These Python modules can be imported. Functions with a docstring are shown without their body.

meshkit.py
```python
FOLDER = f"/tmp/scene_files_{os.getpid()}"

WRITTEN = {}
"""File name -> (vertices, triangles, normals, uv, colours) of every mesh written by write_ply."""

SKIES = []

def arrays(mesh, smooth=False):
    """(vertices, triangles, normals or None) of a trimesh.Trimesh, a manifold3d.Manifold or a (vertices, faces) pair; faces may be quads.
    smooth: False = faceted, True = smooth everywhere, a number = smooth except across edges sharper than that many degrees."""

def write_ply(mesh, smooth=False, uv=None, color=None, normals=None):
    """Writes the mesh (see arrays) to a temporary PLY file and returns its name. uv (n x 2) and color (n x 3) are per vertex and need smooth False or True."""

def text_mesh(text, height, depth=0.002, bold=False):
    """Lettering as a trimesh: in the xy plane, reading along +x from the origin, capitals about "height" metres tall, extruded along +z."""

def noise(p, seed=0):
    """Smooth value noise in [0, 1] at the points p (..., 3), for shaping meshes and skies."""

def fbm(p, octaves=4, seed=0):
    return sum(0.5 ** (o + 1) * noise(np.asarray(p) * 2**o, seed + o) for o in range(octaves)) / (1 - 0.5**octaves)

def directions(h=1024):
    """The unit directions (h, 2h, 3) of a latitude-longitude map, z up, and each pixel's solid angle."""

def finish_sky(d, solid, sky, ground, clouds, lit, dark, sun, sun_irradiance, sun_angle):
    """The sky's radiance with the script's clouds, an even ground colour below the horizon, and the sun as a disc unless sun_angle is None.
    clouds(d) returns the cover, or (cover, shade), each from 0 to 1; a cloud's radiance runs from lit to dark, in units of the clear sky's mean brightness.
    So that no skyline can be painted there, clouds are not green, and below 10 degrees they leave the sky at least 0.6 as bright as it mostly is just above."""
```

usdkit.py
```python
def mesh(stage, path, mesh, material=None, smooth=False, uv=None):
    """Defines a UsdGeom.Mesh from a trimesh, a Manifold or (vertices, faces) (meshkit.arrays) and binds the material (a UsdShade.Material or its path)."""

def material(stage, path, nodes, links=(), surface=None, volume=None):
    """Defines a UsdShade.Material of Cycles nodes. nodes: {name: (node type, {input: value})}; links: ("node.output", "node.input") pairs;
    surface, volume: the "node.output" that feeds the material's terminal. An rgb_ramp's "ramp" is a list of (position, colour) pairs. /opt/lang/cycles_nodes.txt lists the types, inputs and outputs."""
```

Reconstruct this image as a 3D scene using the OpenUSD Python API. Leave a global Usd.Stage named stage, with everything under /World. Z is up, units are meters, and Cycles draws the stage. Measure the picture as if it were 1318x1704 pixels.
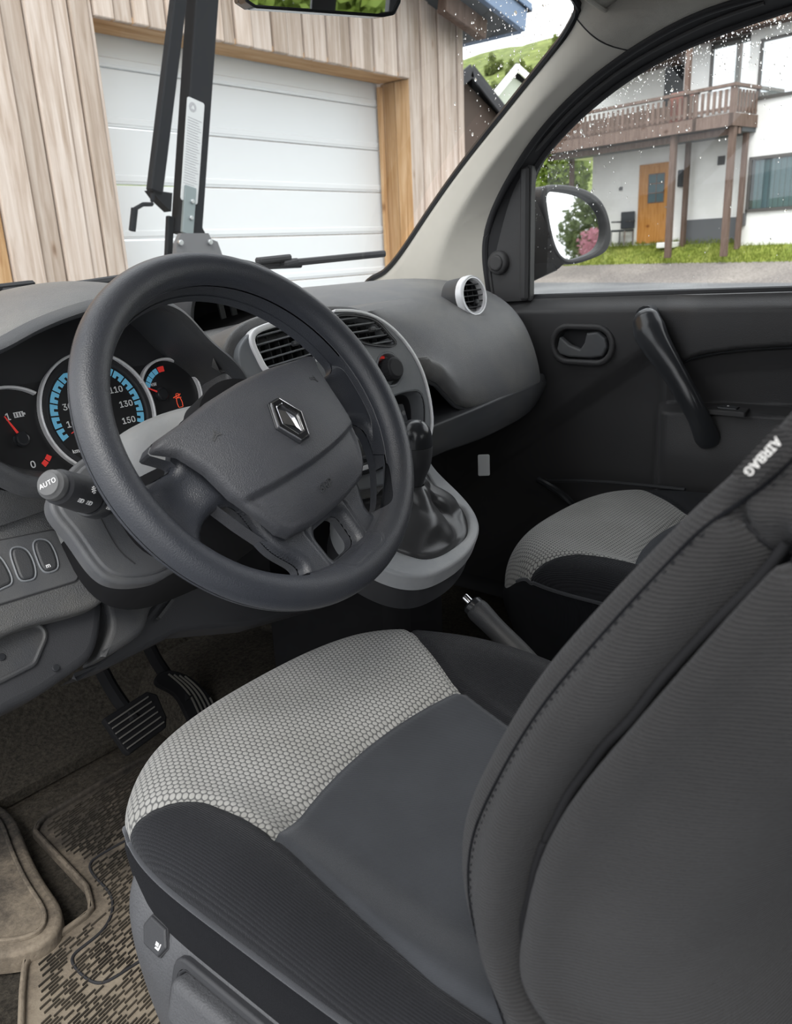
import math, random
import numpy as np, trimesh, shapely, usdkit, meshkit
from shapely.geometry import Polygon, Point
from shapely import affinity
from scipy.interpolate import CubicSpline, PchipInterpolator
from pxr import Usd, UsdGeom, UsdLux, UsdShade, Gf, Sdf, Vt

stage = Usd.Stage.CreateInMemory()
UsdGeom.SetStageUpAxis(stage, UsdGeom.Tokens.z)
UsdGeom.SetStageMetersPerUnit(stage, 1.0)
world = UsdGeom.Xform.Define(stage, '/World')
stage.SetDefaultPrim(world.GetPrim())

# ------------------------------------------------------------------ camera
# car axes: x to the passenger side, y to the bonnet, z up; ground outside z = 0
W_, H_ = 1318, 1704
F_ = 1342.0
PITCH, PSI, ROLL = (math.radians(a) for a in (18.03, 49.9, -2.8))
CAM = np.array([-.885, 0, 1.32])
fw = np.array([math.sin(PSI)*math.cos(PITCH), math.cos(PSI)*math.cos(PITCH), -math.sin(PITCH)])
r0 = np.array([math.cos(PSI), -math.sin(PSI), 0]); u0 = np.cross(r0, fw)
RT, UP = r0*math.cos(ROLL)+u0*math.sin(ROLL), u0*math.cos(ROLL)-r0*math.sin(ROLL)
cam = UsdGeom.Camera.Define(stage, '/World/camera')
cam.CreateHorizontalApertureAttr(36.0); cam.CreateVerticalApertureAttr(36.0*H_/W_)
cam.CreateFocalLengthAttr(36.0*F_/W_)
cam.CreateClippingRangeAttr(Gf.Vec2f(.02, 500))
cam.CreateExposureAttr(1.15)
cam.CreateFStopAttr(15.0); cam.CreateFocusDistanceAttr(1.0)
m4 = Gf.Matrix4d(*RT, 0, *UP, 0, *(-fw), 0, *CAM, 1)
UsdGeom.Xformable(cam).AddTransformOp().Set(m4)

# ------------------------------------------------------------------ overcast sky
dome = UsdLux.DomeLight.Define(stage, '/World/sky'); dome.CreateIntensityAttr(1.0)
sky = usdkit.material(stage, '/World/Looks/sky', {
    'tc': ('texture_coordinate', {}),
    'mp': ('mapping', {'scale': (1.0, 1.0, 2.6)}),
    'n': ('noise_texture', {'scale': 2.2, 'detail': 5, 'roughness': .55}),
    'r': ('rgb_ramp', {'ramp': [(.3, (.80, .86, .95)), (.5, (1.0, 1.02, 1.05)), (.72, (1.25, 1.25, 1.24))]}),
    'b': ('background_shader', {'strength': 1.0})},
    [('tc.generated', 'mp.vector'), ('mp.vector', 'n.vector'), ('n.fac', 'r.fac'), ('r.color', 'b.color')], surface='b.background')
UsdShade.MaterialBindingAPI.Apply(dome.GetPrim()).Bind(sky)

# a weak broad sun behind the thin cloud, high on the driver's side
sun = UsdLux.DistantLight.Define(stage, '/World/sun'); sun.CreateAngleAttr(25.0); sun.CreateIntensityAttr(1.8); sun.CreateColorAttr(Gf.Vec3f(1, .97, .92))
UsdGeom.Xformable(sun).AddRotateXYZOp().Set(Gf.Vec3f(38, 0, -62))

# ------------------------------------------------------------------ helpers
def ray(px, py): return (px-W_/2)/F_*RT-(py-H_/2)/F_*UP+fw
def plane(px, py, n, p0):
    d = ray(px, py); n = np.asarray(n, float)
    return CAM+d*(((np.asarray(p0, float)-CAM)@n)/(d@n))
def PX(px, py, x): return plane(px, py, (1, 0, 0), (x, 0, 0))
def PY(px, py, y): return plane(px, py, (0, 1, 0), (0, y, 0))
def PZ(px, py, z): return plane(px, py, (0, 0, 1), (0, 0, z))

LOC, COUNT = {}, {}
def numbered(parent, name):
    k = COUNT.get((parent, name), 0); COUNT[(parent, name)] = k+1
    return name if k == 0 else f'{name}_{k:03d}'
def tag(prim, label=None, cat=None, group=None, kind=None):
    for k, v in (('label', label), ('category', cat), ('group', group), ('kind', kind)):
        if v: prim.SetCustomDataByKey(k, v)
    return prim
def thing(name, label, cat, loc=(0, 0, 0), group=None, kind=None):
    path = '/World/'+numbered('/World', name)
    x = UsdGeom.Xform.Define(stage, path); x.AddTranslateOp().Set(Gf.Vec3d(*map(float, loc)))
    LOC[path] = np.array(loc, float)
    return tag(x.GetPrim(), label, cat, group, kind)
def part(parent, name, mesh, mat, smooth=35, label=None, kind=None, uv=None, normals=None):
    """ONE mesh prim; the mesh is given in world coordinates."""
    pp = str(parent.GetPath()) if parent else '/World'
    path = pp+'/'+numbered(pp, name)
    loc = LOC.get(pp, np.zeros(3)); LOC[path] = loc
    v, f, n = meshkit.arrays(mesh, smooth)
    if normals is not None: n = normals
    me = usdkit.mesh(stage, path, (v-loc, f), M[mat] if isinstance(mat, str) else mat, False, uv)
    if n is not None:
        me.CreateNormalsAttr(Vt.Vec3fArray.FromNumpy(np.asarray(n, np.float32))); me.SetNormalsInterpolation('vertex')
    return tag(me.GetPrim(), label, None, None, kind)
def single(name, mesh, mat, label, cat, smooth=35, group=None, kind=None):
    return tag(part(None, name, mesh, mat, smooth), label, cat, group, kind)
def struct(name, mesh, mat, smooth=35, label=None): return tag(part(None, name, mesh, mat, smooth), label, None, None, 'structure')

def cat_(*ms):
    ms = [m if isinstance(m, trimesh.Trimesh) else trimesh.Trimesh(*tri(m), process=False) for m in ms if m is not None]
    return trimesh.util.concatenate(ms)
def tri(m):
    if isinstance(m, trimesh.Trimesh): return np.asarray(m.vertices), np.asarray(m.faces)
    v, f = np.asarray(m[0], float), np.asarray(m[1], int)
    if f.shape[1] == 4: f = np.vstack([f[:, [0, 1, 2]], f[:, [0, 2, 3]]])
    return v, f
def grid(P, cu=False, cv=False, flip=False):
    P = np.asarray(P, float); n, m = P.shape[:2]
    i = np.arange(n if cu else n-1)[:, None]; j = np.arange(m if cv else m-1)[None]
    a, b = i*m+j, ((i+1) % n)*m+j
    c, d = ((i+1) % n)*m+(j+1) % m, i*m+(j+1) % m
    f = np.stack([a, b, c, d], -1).reshape(-1, 4)
    if flip: f = f[:, ::-1]
    return tri((P.reshape(-1, 3), f))
def cr(pts, n=40, closed=False):
    """smooth curve through the points, n samples"""
    p = np.asarray(pts, float)
    if closed: p = np.vstack([p, p[:1]])
    t = np.r_[0, np.cumsum(np.maximum(np.linalg.norm(np.diff(p, axis=0), axis=1), 1e-9)**.5)]
    if len(p) == 2 and not closed: return p[0]+(p[1]-p[0])*np.linspace(0, 1, n)[:, None]
    s = CubicSpline(t, p, bc_type='periodic' if closed else 'natural')
    return s(np.linspace(0, t[-1], n, endpoint=not closed))
def lin(pts, n=40):
    p = np.asarray(pts, float); t = np.r_[0, np.cumsum(np.linalg.norm(np.diff(p, axis=0), axis=1))]
    x = np.linspace(0, t[-1], n)
    return np.stack([np.interp(x, t, p[:, k]) for k in range(p.shape[1])], -1)
def tube(path, r, n=12, closed=False, caps=True, squash=1.0, up=(0, 0, 1)):
    p = np.asarray(path, float); m = len(p)
    t = np.roll(p, -1, 0)-np.roll(p, 1, 0) if closed else np.gradient(p, axis=0)
    t /= np.linalg.norm(t, axis=1, keepdims=True)
    ref = np.tile(np.asarray(up, float), (m, 1))
    bad = np.abs((ref*t).sum(1)) > .95; ref[bad] = (1, 0.1, 0)
    a = np.cross(t, ref); a /= np.linalg.norm(a, axis=1, keepdims=True); b = np.cross(a, t)
    r = np.broadcast_to(np.asarray(r, float), (m,))[:, None, None]
    w = np.linspace(0, 2*np.pi, n, endpoint=False)
    P = p[:, None]+r*(np.cos(w)[None, :, None]*a[:, None]+squash*np.sin(w)[None, :, None]*b[:, None])
    v, f = grid(P, cu=closed, cv=True)
    if caps and not closed:
        k = len(v); v = np.vstack([v, p[:1], p[-1:]])
        j = np.arange(n); f = np.vstack([f, np.stack([np.full(n, k), (j+1) % n*1, j], 1)[:, [0, 2, 1]], np.stack([np.full(n, k+1), (m-1)*n+j, (m-1)*n+(j+1) % n], 1)[:, [0, 2, 1]]])
    return fixw(trimesh.Trimesh(v, f, process=False))
def fixw(m):
    if m.volume < 0: m.invert()
    return m
def T(o, ex, ey, ez):
    A = np.eye(4); A[:3, 0], A[:3, 1], A[:3, 2], A[:3, 3] = ex, ey, ez, o; return A
def frame_n(o, n, up=(0, 0, 1)):
    """local z = n, local y as near up as possible"""
    n = np.asarray(n, float); n = n/np.linalg.norm(n)
    x = np.cross(up, n); x /= np.linalg.norm(x)
    return T(o, x, np.cross(n, x), n)
def xf(m, A):
    v, f = tri(m); return trimesh.Trimesh(v@A[:3, :3].T+A[:3, 3], f, process=False)
def box(c, s, rz=0.0, b=0.0):
    """box with centre c and size s, its edges chamfered by b"""
    s = np.asarray(s, float)/2
    if b <= 0: m = trimesh.creation.box(s*2)
    else:
        b = min(b, *(s*.9)); q = []
        for sg in np.ndindex(2, 2, 2):
            g = np.array(sg)*2-1
            for k in range(3):
                e = s-b; e[k] = s[k]; q.append(g*e)
        m = trimesh.convex.convex_hull(np.array(q))
    if rz: m.apply_transform(trimesh.transformations.rotation_matrix(rz, (0, 0, 1)))
    m.apply_translation(c); return m
def bar(a, b, w, d, up=(0, 0, 1), ch=0.0):
    """straight bar from a to b, w wide across and d deep along up"""
    a, b = np.asarray(a, float), np.asarray(b, float); L = np.linalg.norm(b-a); t = (b-a)/L
    x = np.cross(t, up); x /= np.linalg.norm(x); y = np.cross(x, t)
    return fixw(xf(box((0, 0, 0), (w, d, L), b=ch), T((a+b)/2, x, y, t)))
def poly3(poly, A, h0, h1, bev=0.0, steps=3):
    """polygon (local xy) extruded from h0 to h1 along local z, its upper edge rounded by bev"""
    poly = poly.buffer(0)
    if bev <= 0:
        m = trimesh.util.concatenate([trimesh.creation.extrude_polygon(g, h1-h0, engine='earcut') for g in getattr(poly, 'geoms', [poly]) if g.area > 1e-12]); m.apply_translation((0, 0, h0)); return xf(m, A)
    out = []
    lv = [(0.0, h0)]+[(bev*(1-math.cos(a)), h1-bev+bev*math.sin(a)) for a in np.linspace(0, math.pi/2, steps+1)]
    for g in getattr(poly, 'geoms', [poly]):
        rings = [g.exterior]+list(g.interiors)
        for k, rg in enumerate(rings):
            c = np.array(rg.coords)[:-1]; n = max(24, int(rg.length/max(.0008, g.length/260)))
            c = np.array([rg.interpolate(x, normalized=True).coords[0] for x in np.linspace(0, 1, n, endpoint=False)])
            t = np.roll(c, -1, 0)-np.roll(c, 1, 0); nn = np.stack([-t[:, 1], t[:, 0]], 1); nn /= np.maximum(np.linalg.norm(nn, axis=1, keepdims=True), 1e-12)
            for q in (1,):
                if not g.contains(Point(c[0]+nn[0]*1e-5)): nn = -nn
            P = [np.c_[c+nn*o, np.full(n, h)] for o, h in lv]
            out.append(trimesh.Trimesh(*grid(P, cv=True), process=False))
        top = g.buffer(-bev)
        for t_ in getattr(top, 'geoms', [top]):
            if t_.is_empty: continue
            v, f = trimesh.creation.triangulate_polygon(t_, engine='earcut'); out.append(trimesh.Trimesh(np.c_[v, np.full(len(v), h1)], f, process=False))
        v, f = trimesh.creation.triangulate_polygon(g, engine='earcut'); out.append(trimesh.Trimesh(np.c_[v, np.full(len(v), h0)], f[:, ::-1], process=False))
    m = trimesh.util.concatenate(out); m.merge_vertices(); trimesh.repair.fix_normals(m)
    return xf(m, A)
def smoothpoly(pts, n=80): return Polygon(cr(pts, n, True)).buffer(0)
def rpoly(pts, r): return Polygon(pts).buffer(-r).buffer(r*1.0, quad_segs=6) if r > 0 else Polygon(pts)
def cut(v, f, s):
    """triangles cut cleanly where the vertex value s changes sign: (part with s > 0, part with s < 0), each (v, f, index weights)"""
    s = np.where(np.abs(s) < 1e-9, 1e-9, s); out = []
    for sg in (1, -1):
        q = s*sg; pos = q > 0; k = pos[f].sum(1)
        full = f[k == 3]; nv, nf, at = [], [], {}
        base = len(v); extra_a, extra_b, extra_t = [], [], []
        def mid(a, b):
            key = (min(a, b), max(a, b))
            if key not in at:
                at[key] = base+len(extra_a); a_, b_ = key
                extra_a.append(a_); extra_b.append(b_); extra_t.append(q[a_]/(q[a_]-q[b_]))
            return at[key]
        for t in f[(k == 1) | (k == 2)]:
            t = list(t)
            if pos[t].sum() == 1:
                while not pos[t[0]]: t = t[1:]+t[:1]
                nf.append([t[0], mid(t[0], t[1]), mid(t[0], t[2])])
            else:
                while pos[t[0]]: t = t[1:]+t[:1]
                a, b = mid(t[0], t[1]), mid(t[0], t[2])
                nf += [[a, t[1], t[2]], [a, t[2], b]]
        F = np.vstack([full, np.array(nf, int).reshape(-1, 3)])
        ea, eb, et = np.array(extra_a, int), np.array(extra_b, int), np.array(extra_t, float)
        used, inv = np.unique(F, return_inverse=True)
        def take(arr, ea=ea, eb=eb, et=et, used=used):
            arr = np.asarray(arr, float); e = et[:, None]if arr.ndim > 1 else et
            full_ = np.concatenate([arr, arr[ea]*(1-e)+arr[eb]*e]) if len(ea) else arr
            return full_[used]
        out.append((take(v), inv.reshape(-1, 3), take))
    return out
def vnorm(v, f):
    n = np.zeros_like(v); fn = np.cross(v[f[:, 1]]-v[f[:, 0]], v[f[:, 2]]-v[f[:, 0]])
    for k in range(3): np.add.at(n, f[:, k], fn)
    return n/np.maximum(np.linalg.norm(n, axis=1, keepdims=True), 1e-20)
def sstep(x, a, b): t = np.clip((x-a)/(b-a), 0, 1); return t*t*(3-2*t)
def text(s, h, A, depth=.0006, bold=False, centre=True):
    m = meshkit.text_mesh(s, h, depth, bold)
    if centre: m.apply_translation((-(m.bounds[0]+m.bounds[1])[0]/2, -h/2, 0))
    return xf(m, A)
def strip(A, B, n=1):
    """ruled surface between two curves of equal length"""
    t = np.linspace(0, 1, n+1)[None, :, None]
    return grid(np.asarray(A)[:, None]*(1-t)+np.asarray(B)[:, None]*t)
def thick(m, d):
    """surface m doubled at offset vector or along its normals by d, closed round its border"""
    v, f = tri(m); n = vnorm(v, f) if np.ndim(d) == 0 else np.broadcast_to(np.asarray(d, float), v.shape)
    o = v+n*(d if np.ndim(d) == 0 else 1)
    e = np.sort(np.vstack([f[:, [0, 1]], f[:, [1, 2]], f[:, [2, 0]]]), axis=1); raw = np.vstack([f[:, [0, 1]], f[:, [1, 2]], f[:, [2, 0]]])
    _, idx, c = np.unique(e, axis=0, return_index=True, return_counts=True); bd = raw[idx[c == 1]]; N = len(v)
    side = np.vstack([np.c_[bd[:, 0], bd[:, 1], bd[:, 1]+N], np.c_[bd[:, 0], bd[:, 1]+N, bd[:, 0]+N]])
    m = trimesh.Trimesh(np.vstack([v, o]), np.vstack([f[:, ::-1], f+N, side]), process=False)
    return fixw(m)

# ------------------------------------------------------------------ materials
M = {}
def mat(name, nodes, links, surface='p.BSDF'):
    M[name] = usdkit.material(stage, '/World/Looks/'+name, nodes, links, surface=surface); return M[name]
def plain(name, col, rough=.5, metal=0.0, **kw):
    return mat(name, {'p': ('principled_bsdf', {'base_color': col, 'roughness': rough, 'metallic': metal, **kw})}, [])
def plastic(name, col, rough=.5, scale=900., bump=.25, dist=.0006, spec=.45, dust=None, dscale=9., grain='noise'):
    nodes = {'g': ('geometry', {}), 'b': ('bump', {'strength': bump, 'distance': dist}),
             'd': ('noise_texture', {'scale': dscale, 'detail': 5, 'roughness': .65}),
             'dr': ('rgb_ramp', {'ramp': [(.42, col), (.72, dust or tuple(c*1.25 for c in col))]}),
             'p': ('principled_bsdf', {'roughness': rough, 'specular_ior_level': spec})}
    links = [('g.position', 'd.vector'), ('d.fac', 'dr.fac'), ('dr.color', 'p.base_color'), ('b.normal', 'p.normal')]
    if grain == 'noise': nodes['n'] = ('noise_texture', {'scale': scale, 'detail': 2.0, 'roughness': .6}); links += [('n.fac', 'b.height')]
    else: nodes['n'] = ('voronoi_texture', {'scale': scale}); links += [('n.distance', 'b.height')]
    links += [('g.position', 'n.vector')]
    return mat(name, nodes, links)
def fabric(name, col, pitch=.0014, bump=.5, sheen=.25, direction='x', rot=(0, 0, 0), spec=.08):
    """woven ribbed cloth; ribs one pitch apart"""
    col2 = tuple(c*1.35 for c in col)
    return mat(name, {
        'g': ('geometry', {}), 'mp': ('mapping', {'rotation': rot}),
        'w': ('wave_texture', {'scale': 1/(pitch*3.18), 'distortion': 1.2, 'detail': 1, 'detail_scale': 3.0, 'bands_direction': direction}),
        'n': ('noise_texture', {'scale': 1400., 'detail': 2}),
        'n2': ('noise_texture', {'scale': 7., 'detail': 5, 'roughness': .6}),
        's': ('math', {'math_type': 'add'}), 'hf': ('math', {'math_type': 'multiply', 'value2': .6}),
        'r': ('rgb_ramp', {'ramp': [(.35, col), (.7, col2)]}), 'b': ('bump', {'strength': bump, 'distance': .0007}),
        'mx': ('mix', {'mix_type': 'multiply', 'fac': .55}), 'r2': ('rgb_ramp', {'ramp': [(.2, (.62, .62, .62)), (.8, (1.3, 1.3, 1.3))]}),
        'p': ('principled_bsdf', {'roughness': .92, 'specular_ior_level': spec, 'sheen_weight': sheen, 'sheen_roughness': .45, 'sheen_tint': (.7, .72, .76)})},
        [('g.position', 'mp.vector'), ('mp.vector', 'w.vector'), ('g.position', 'n.vector'), ('g.position', 'n2.vector'),
         ('w.fac', 's.value1'), ('n.fac', 'hf.value1'), ('hf.value', 's.value2'), ('s.value', 'b.height'), ('n2.fac', 'r.fac'),
         ('s.value', 'r2.fac'), ('r.color', 'mx.color1'), ('r2.color', 'mx.color2'), ('mx.color', 'p.base_color'), ('b.normal', 'p.normal')])
BLK = (.030, .032, .037)
plastic('dash_plastic', (0.0384, 0.0403, 0.0446), .50, 700., .5, .0007, dust=(0.0527, 0.0521, 0.0508))
plastic('panel_grey', (.068, .070, .075), .5, 800., .35, .0005, dust=(.10, .10, .098))
plastic('dash_grey', (.155, .165, .178), .5, 800., .35, .0005, dust=(.20, .205, .21))
plastic('dash_top_plastic', (.110, .111, .115), .48, 700., .8, .0010, dust=(.160, .156, .145), dscale=6.)
plastic('fascia_plastic', (.066, .068, .072), .5, 700., .9, .0011, dust=(.095, .093, .088))
plastic('dark_plastic', (0.0216, 0.0222, 0.0246), .55, 800., .4, .0006)
plastic('wheel_plastic', (.027, .0295, .036), .34, 900., .6, .0007, spec=.5, dust=(0.0348, 0.0360, 0.0396))
plastic('pad_plastic', (.044, .046, .053), .42, 900., .7, .0009, dust=(.058, .059, .063))
plastic('shroud_grey', (.19, .195, .198), .55, 800., .3, .0005, dust=(.24, .235, .22))
plastic('door_plastic', (.034, .0335, .035), .55, 500., .5, .0008, dust=(0.0372, 0.0360, 0.0360))
plastic('valance_plastic', (0.0527, 0.0539, 0.0577), .52, 420., .8, .0012)
plastic('pillar_trim', (.46, .44, .395), .75, 900., .25, .0005, dust=(.49, .47, .42))
plastic('headliner_cloth', (.38, .365, .33), .95, 900., .8, .0010, spec=.1, dust=(.45, .435, .395))
plastic('gloss_black', (.018, .019, .021), .22, 500., .04, .0003)
plastic('rubber', (.020, .020, .022), .6, 800., .2, .0004, spec=.3)
plastic('void_black', (.010, .010, .011), .8, 600., .2, .0004, spec=.15)
plain('soft_black', (.02, .02, .022), .7)
plain('silver_paint', (.80, .80, .81), .30, .12)
plastic('light_grey', (.27, .28, .29), .5, 700., .3, .0005, dust=(.36, .36, .36))
plain('chrome', (.72, .72, .74), .14, 1.0)
plain('white_ink', (.78, .78, .78), .6)
plain('grey_ink', (.30, .30, .31), .6)
plain('dark_ink', (.020, .020, .022), .6)
plain('dial_black', (.012, .012, .013), .35)
plain('dial_blue', (.14, .42, .60), .5, emission_color=(.16, .5, .75), emission_strength=.10)
plain('needle_red', (.62, .035, .03), .4, emission_color=(.8, .05, .04), emission_strength=.12)
plain('lamp_red', (.7, .08, .04), .5, emission_color=(1., .12, .05), emission_strength=.18)
plain('tag_white', (.58, .57, .55), .8)
plain('steel', (.42, .43, .44), .35, .9)
plain('galvanised', (.20, .235, .24), .5, .5)
plain('mirror_silver', (.88, .90, .90), .015, 1.0)
plain('water', (1, 1, 1), .0, transmission_weight=1.0, ior=1.33)
def pane_mat(name, tint, f0):
    """thin pane: see-through, with a reflection that grows towards grazing view from either side"""
    mat(name, {'t': ('transparent_bsdf', {'color': tint}), 'g': ('glossy_bsdf', {'color': (1, 1, 1), 'roughness': .0}), 'lw': ('layer_weight', {'blend': .5}), 'pw': ('math', {'math_type': 'power', 'value2': 5.0}),
               'ma': ('math', {'math_type': 'multiply_add', 'value2': (1-f0)*.8, 'value3': f0}), 'm': ('mix_closure', {})},
        [('lw.facing', 'pw.value1'), ('pw.value', 'ma.value1'), ('ma.value', 'm.fac'), ('t.BSDF', 'm.closure1'), ('g.BSDF', 'm.closure2')], 'm.closure')
pane_mat('clear_glass', (.94, .96, .955), .03)
pane_mat('window_pane', (.9, .93, .93), .40)
fabric('seat_dark', (.0105, .0108, .0122), .0019, .9, .10, 'x')
fabric('seat_centre', (.031, .033, .037), .0009, .35, .15, 'diagonal')
fabric('seat_side', (.0065, .0068, .008), .0013, .6, .03, 'y', spec=.04)  # side cloth darkened: the shade below the cushion edge is in its colour
fabric('piping_cloth', (.030, .031, .034), .0013, .3, .3, 'y')  # lightened so the piping carries a painted highlight
fabric('back_cloth', (.0255, .025, .0252), .0020, 1.0, .10, 'z', (math.radians(10), 0, 0))
def hexcloth(name, light, dark, cell):
    """cloth of small round dots in a hexagonal lattice, on the mesh's uv in metres"""
    N = {'tc': ('texture_coordinate', {}), 'mp': ('mapping', {'scale': (1/cell, 1/cell/math.sqrt(3), 1)}), 'sp': ('separate_xyz', {})}
    L = [('tc.UV', 'mp.vector'), ('mp.vector', 'sp.vector')]
    def mth(k, typ, a, b=None):
        N[k] = ('math', {'math_type': typ, **({'value2': b} if isinstance(b, float) else {})})
        if isinstance(a, str): L.append((a, k+'.value1'))
        if isinstance(b, str): L.append((b, k+'.value2'))
        return k+'.value'
    ds = []
    for j, o in ((0, .5), (1, 1.0)):
        x = mth(f'fx{j}', 'subtract', mth(f'rx{j}', 'fraction', mth(f'ox{j}', 'add', 'sp.x', o+20)), .5)
        y = mth(f'fy{j}', 'subtract', mth(f'ry{j}', 'fraction', mth(f'oy{j}', 'add', 'sp.y', o+20)), .5)
        y = mth(f'sy{j}', 'multiply', y, math.sqrt(3))
        ds.append(mth(f'd{j}', 'sqrt', mth(f'a{j}', 'add', mth(f'xx{j}', 'multiply', x, x), mth(f'yy{j}', 'multiply', y, y))))
    d = mth('dm', 'minimum', ds[0], ds[1])
    N.update({'g': ('geometry', {}), 'n': ('noise_texture', {'scale': 1500., 'detail': 2}), 'n2': ('noise_texture', {'scale': 9., 'detail': 4}),
              'r': ('rgb_ramp', {'ramp': [(.36, light), (.47, dark), (1, dark)]}), 'hr': ('rgb_ramp', {'ramp': [(.2, (1, 1, 1)), (.55, (0, 0, 0))]}),
              'vr': ('rgb_ramp', {'ramp': [(.3, (.86, .86, .84)), (.7, (1.1, 1.1, 1.1))]}), 'fr': ('rgb_ramp', {'ramp': [(.3, (.8, .8, .8)), (.7, (1.15, 1.15, 1.15))]}),
              'm1': ('mix', {'mix_type': 'multiply', 'fac': 1.0}), 'm2': ('mix', {'mix_type': 'multiply', 'fac': .7}),
              'b': ('bump', {'strength': .6, 'distance': .001}), 'p': ('principled_bsdf', {'roughness': .8, 'specular_ior_level': .25, 'sheen_weight': .2})})
    L += [(d, 'r.fac'), (d, 'hr.fac'), ('hr.color', 'b.height'), ('b.normal', 'p.normal'), ('g.position', 'n.vector'), ('g.position', 'n2.vector'), ('n.fac', 'fr.fac'), ('n2.fac', 'vr.fac'),
          ('r.color', 'm1.color1'), ('vr.color', 'm1.color2'), ('m1.color', 'm2.color1'), ('fr.color', 'm2.color2'), ('m2.color', 'p.base_color')]
    mat(name, N, L)
hexcloth('hex_cloth', (.275, .272, .26), (.078, .078, .078), .0062)

def wood(name, c1, c2, c3, axis=(26, 26, 1.5), vary=.35, rough=.75):
    mat(name, {'g': ('geometry', {}), 'oi': ('object_info', {}), 'of': ('combine_xyz', {}), 'mu': ('math', {'math_type': 'multiply', 'value2': 37.0}),
               'ad': ('mix_vector', {}), 'mp': ('mapping', {'scale': axis}), 'n': ('noise_texture', {'scale': 1.0, 'detail': 6, 'roughness': .62, 'distortion': .6}),
               'mp2': ('mapping', {'scale': (5.5, .25, 1.9)}), 'k': ('voronoi_texture', {'scale': 1.0}), 'kr': ('rgb_ramp', {'ramp': [(.0, (.25, .17, .12)), (.05, (.45, .34, .26)), (.085, (.85, .78, .72)), (.13, (1, 1, 1))]}),
               'r': ('rgb_ramp', {'ramp': [(.28, c1), (.5, c2), (.72, c3)]}), 'vr': ('rgb_ramp', {'ramp': [(0, (1-vary, 1-vary*1.1, 1-vary*1.25)), (.5, (1, 1, 1)), (1, (1+vary*.5, 1+vary*.45, 1+vary*.4))]}),
               'm': ('mix', {'mix_type': 'multiply', 'fac': 1.0}), 'm2': ('mix', {'mix_type': 'multiply', 'fac': .8}), 'b': ('bump', {'strength': .3, 'distance': .003}),
               'p': ('principled_bsdf', {'roughness': rough, 'specular_ior_level': .2})},
        [('oi.random', 'mu.value1'), ('mu.value', 'of.x'), ('mu.value', 'of.z'), ('g.position', 'mp.vector'), ('of.vector', 'mp.location'), ('mp.vector', 'n.vector'), ('g.position', 'mp2.vector'), ('of.vector', 'mp2.location'), ('mp2.vector', 'k.vector'),
         ('k.distance', 'kr.fac'), ('n.fac', 'r.fac'), ('oi.random', 'vr.fac'), ('r.color', 'm.color1'), ('vr.color', 'm.color2'), ('m.color', 'm2.color1'), ('kr.color', 'm2.color2'), ('m2.color', 'p.base_color'), ('n.fac', 'b.height'), ('b.normal', 'p.normal')])
wood('plank_wood', (.34, .26, .20), (.49, .405, .345), (.62, .545, .49), vary=.24)
wood('jamb_wood', (.33, .18, .075), (.47, .29, .145), (.58, .40, .24), (22, 22, 1.6), .18)
wood('lintel_wood', (.33, .18, .075), (.47, .29, .145), (.58, .40, .24), (1.6, 22, 22), .15)
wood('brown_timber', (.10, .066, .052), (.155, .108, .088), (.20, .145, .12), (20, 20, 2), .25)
wood('door_timber', (.36, .15, .035), (.46, .215, .06), (.53, .27, .09), (24, 24, 2), .08)
plain('garage_white', (.69, .705, .71), .42)
plastic('render_white', (.80, .80, .775), .9, 60., .3, .004, spec=.1, dust=(.88, .88, .86), dscale=1.2)
plain('plinth_grey', (.12, .125, .135), .8)
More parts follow.
